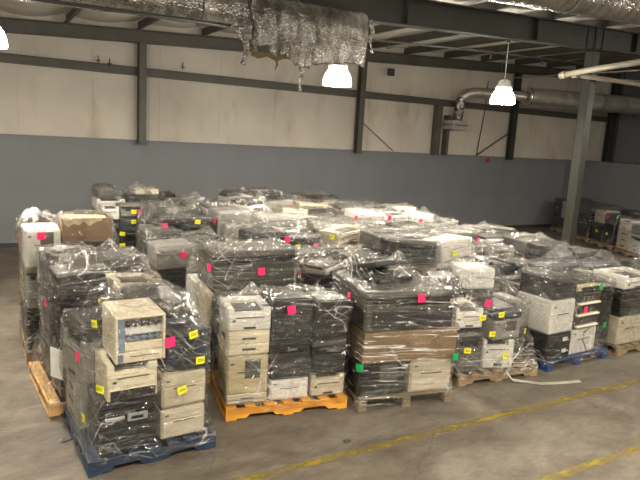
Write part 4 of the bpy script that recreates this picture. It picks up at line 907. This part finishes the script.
STK = {'S1': [('p', .64, .08, 1.07), ('y', .84, .08, 1.1), ('y', .92, .08, .85), ('y', .76, .08, .61), ('y', .16, .1, .73), ('p', -.04, .5, .86), ('y', .13, .3, 1.2), ('y', .1, .3, .41)],
'S2': [('p', .63, .03, 1.12)], 'T2': [('p', -.02, .05, 1.3), ('p', .61, .03, 1.25), ('p', 1.25, .1, 1.13)],
'S3': [('p', .63, .03, 1.22), ('p', .0, .4, 1.15), ('g', .01, .03, .49), ('g', 1.09, .03, .54)],
'S4': [('p', .34, .05, 1.0), ('y', .31, .1, .83), ('y', .53, .1, .86), ('y', .44, .1, .63), ('y', .98, .1, .59), ('y', .16, .1, .44), ('y', .64, .05, .33)],
'T5': [('p', .86, .1, 1.04)], 'S5': [('p', .62, .05, .78), ('g', 1.13, .05, .5), ('g', .88, .1, 1.06)], 'T4': [('y', .85, .1, 1.34), ('p', 1.31, .1, 1.1)],
'U6': [('p', .78, .05, 1.12)], 'U5': [('p', 1.22, .05, 1.22)], 'V5': [('p', .65, .05, 1.24), ('p', .66, .1, 1.42), ('p', -.02, .05, 1.42)], 'V6': [('p', .2, .05, 1.34)],
'W3': [('p', .53, .05, 1.32), ('g', 1.09, .05, 1.16), ('g', .25, .05, 1.3)], 'U4': [('y', .0, .1, 1.36)], 'W2': [('p', 1.01, .05, 1.42)],
'U3': [('p', .53, .03, 1.36), ('p', .99, .05, 1.25), ('y', .69, .03, 1.25)], 'V3': [('p', .48, .05, 1.15), ('p', -.02, .1, 1.42)], 'V2': [('p', .18, .05, 1.37), ('p', -.07, .2, 1.17), ('y', .67, .03, 1.42)],
'U2': [('p', .34, .05, 1.2), ('p', .72, .05, .98)], 'W1': [('y', .52, .05, 1.4), ('p', .63, .05, 1.39), ('y', .52, .05, 1.23), ('y', .35, .05, 1.03), ('y', .35, .05, .83), ('p', .08, .05, 1.19)],
'U1': [('p', .20, .05, 1.52), ('p', .04, .2, 1.45)], 'T1': [('p', -.05, .3, 1.06), ('y', .51, .05, 1.12)],
'R0': [('p', .35, .02, .85)], 'R1': [('y', .3, .02, .85)], 'R2': [('p', .8, .02, .95), ('y', .3, .02, .45), ('y', .85, .02, .45)]}

PEAKS = {'S1': [(.66, .62, 1.50), (.30, .75, 1.42)], 'S2': [(.3, .3, 1.30)], 'S3': [(.62, .55, 1.56), (.2, .8, 1.5)], 'S4': [(.3, .5, 1.18), (.75, .35, 1.22)], 'S5': [(.3, .3, 1.38), (.95, .7, 1.5)], 'S6': [(.3, .6, 1.4)], 'U1': [(.14, .35, 1.80), (.30, .55, 1.74)], 'V2': [(.35, .5, 1.72), (.75, .8, 1.70)], 'T1': [(.35, .35, 1.56), (.8, .8, 1.56)]}
ordw = {1: ['single'], 2: ['bottom', 'top'], 3: ['bottom', 'middle', 'top'], 4: ['bottom', 'lower', 'upper', 'top'], 5: ['bottom', 'lower', 'middle', 'upper', 'top'], 6: ['bottom', 'lower', 'lower middle', 'upper middle', 'upper', 'top']}
for key, S_ in Lc.items():
    ca, sa = math.cos(S_['a']), math.sin(S_['a']); o2 = (S_['x'], S_['y'])
    def W2(u, v): return (o2[0] + u * ca - v * sa, o2[1] + u * sa + v * ca)
    pallet(S_['W'], S_['D'], S_['pm'], S_['pl'], (o2[0], o2[1], 0), S_['a'], S_['blk'])
    rr = random.Random(key); tiers = []; boxes = []
    for (u0, u1, v0, v1, place, its) in S_['cols']:
        z = S_['base']
        # a column laid across others starts on the highest of them
        for (a0, a1, b0, b1, zt) in tiers:
            if u0 < a1 - .01 and u1 > a0 + .01 and v0 < b1 - .01 and v1 > b0 + .01: z = max(z, zt)
        for k, it in enumerate(its):
            h, kind, color, extra, turn = it[:5]
            e0, e1, f0, f1 = it[5] if len(it) > 5 else (u0, u1, v0, v1)
            wv, dv = e1 - e0, f1 - f0; shrink = rr.uniform(.0, .02); tr = math.radians(turn)
            if abs(turn) > 60: w_, d_ = dv - shrink, wv - shrink
            else:
                w_, d_ = wv - shrink - abs(math.sin(tr)) * dv * .35, dv - shrink - abs(math.sin(tr)) * wv * .35
            cu, cv = (e0 + e1) / 2, f0 + dv / 2 + (0 if abs(turn) > 60 else rr.uniform(-.006, .006))
            pos = W2(cu, cv); gz = .0015
            cname = {'brown': 'brown'}.get(color, color)
            lw = ordw[len(its)][k]
            pos_txt = (f'{lw} in {place} column' if len(its) > 1 else f'alone at {place}' if place != 'top' else 'lying on top')
            noun = NOUN[kind]
            if kind == 'carton': cname = 'brown wrapped'
            label = f'{cname} {noun}, {pos_txt}, {S_["ph"]}'
            tilt = (0, 0)
            if k == len(its) - 1 and key[0] in 'TUVWX' and 'top' not in place and h < .35 and not any(u0 < a1 and u1 > a0 for (a0, a1, b0, b1, zz) in [(t_[0], t_[1], 0, 0, 0) for t_ in S_['cols'] if 'top' in t_[4]]):
                tilt = (rr.uniform(-.13, .05), rr.uniform(-.12, .12)); z += abs(math.sin(tilt[0])) * d_ / 2 + abs(math.sin(tilt[1])) * w_ / 2
            dv_ = device(kind, color, w_, d_, h - gz * 2 - (.012 if kind == 'laser' or kind == 'cabinet' else 0), (pos[0], pos[1], z + gz), S_['a'] + tr, label, 'discarded office machines on the ' + S_['ph'], rr, extra=extra)
            if tilt != (0, 0): dv_.rotation_euler = (tilt[0], tilt[1], S_['a'] + tr)
            aa = S_['a'] + tr; c2, s2 = math.cos(aa), math.sin(aa)
            cs = [(pos[0] + sx * w_ / 2 * c2 - sy * d_ / 2 * s2, pos[1] + sx * w_ / 2 * s2 + sy * d_ / 2 * c2) for sx in (-1, 1) for sy in (-1, 1)]
            boxes.append(dict(c=cs, z0=z, z1=z + h, m=pos, u=(c2, s2), hw=w_ / 2, hd=d_ / 2)); z += h
        tiers.append((u0, u1, v0, v1, z))
    # the pallet top is inside the wrap too
    pc = [W2(0.03, .0), W2(S_['W'] - .03, 0), W2(0.03, S_['D']), W2(S_['W'] - .03, S_['D'])]
    pmid = W2(S_['W'] / 2, S_['D'] / 2)
    boxes.append(dict(c=pc, z0=.06, z1=.14, m=pmid, u=(ca, sa), hw=S_['W'] / 2 - .03, hd=S_['D'] / 2))
    ztop = max(t_[4] for t_ in tiers); rp = random.Random(key + 'peak')
    for (pu, pv, pz_) in PEAKS.get(key, [(rp.uniform(.2, .9) * S_['W'], rp.uniform(.3, .9) * S_['D'], ztop + rp.uniform(.0, .10)) for _ in range(2)] if key[0] in 'TUVWX' else []):
        pp = W2(pu, pv); boxes.append(dict(c=[pp] * 4, z0=pz_ - .05, z1=pz_, m=pp, u=(ca, sa), hw=.01, hd=.03))
    F = Film(boxes, .07, sum(map(ord, key)))
    fm = FILM[S_['film']]; wrap = F.build('stretch_wrap', fm[sum(map(ord, key)) % len(fm)], None, f'clear wrinkled stretch film round the {S_["ph"] if "load" in S_["ph"] else "load on the " + S_["ph"]}')
    for (c, u, v, z) in STK.get(key, []):
        p = W2(u, v); F.sticker((p[0], p[1], z), c, (.085, .085) if c != 'y' else (.085, .065), wrap)

# ------------------------------------------------------------------ loose strap, cable, litter
bm = bmesh.new(); pts = [(5.60, 4.80, .13), (5.64, 4.72, .04), (5.80, 4.68, .012), (5.95, 4.55, .010), (6.15, 4.47, .014), (6.32, 4.44, .010), (6.5, 4.40, .012)]
R_ = []
for i, p in enumerate(pts):
    t = (Vector(pts[min(i + 1, len(pts) - 1)]) - Vector(pts[max(i - 1, 0)])); t.normalize(); s_ = Vector((-t.y, t.x, .15)).normalized(); R_.append([bm.verts.new(Vector(p) + s_ * .028), bm.verts.new(Vector(p) - s_ * .028)])
for A, B in zip(R_, R_[1:]): bm.faces.new([A[0], A[1], B[1], B[0]])
bmesh.ops.solidify(bm, geom=bm.faces[:], thickness=.003)
o = obj('strap', bm, M_STRAP); o['label'] = 'loose white plastic strap trailing over the floor before the wooden pallet'; o['category'] = 'strap'
bm = bmesh.new(); c0 = (7.07, 4.79); rr = random.Random(2)
tube(bm, [(7.12, 4.80, .50), (7.02, 4.795, .46), (7.0, 4.79, .36), (7.05, 4.785, .28), (7.1, 4.785, .2), (7.1, 4.78, .17)], .006, 6)
o = obj('power_cable', bm, M_CABLE); o['label'] = 'black power cable hanging down the white printer on the bright blue pallet'; o['category'] = 'cable'
bm = bmesh.new(); cbox(bm, -.09, .09, -.004, .004, 0, .30, .002)
o = obj('paper_sheet', bm, M_PAPER); o.location = (.66, 5.96, .38); o.rotation_euler = (0, 0, math.radians(-60)); o['label'] = 'white printed paper sheet stuck low on the load on the yellow wooden pallet'; o['category'] = 'paper'
for k_, (x, y, s_, lab) in enumerate(((.66, 5.42, .05, 'small crumpled film scrap by the corner of the nearest blue pallet'), (3.0, 4.35, .035, 'dark litter flake on the floor before the orange pallet'), (6.9, 3.7, .03, 'tiny dark litter flake on the floor between the yellow lines'))):
    bm = bmesh.new(); bmesh.ops.create_icosphere(bm, subdivisions=2, radius=s_)
    for v in bm.verts: v.co = Vector((v.co.x * rnd.uniform(.8, 1.5), v.co.y * rnd.uniform(.7, 1.2), max(0, v.co.z * .35 * rnd.uniform(.5, 1.2)) + .001))
    o = obj('litter', bm, pm('grey') if k_ == 0 else M_SLOT); o.location = (x, y, 0); o['label'] = lab; o['category'] = 'litter'
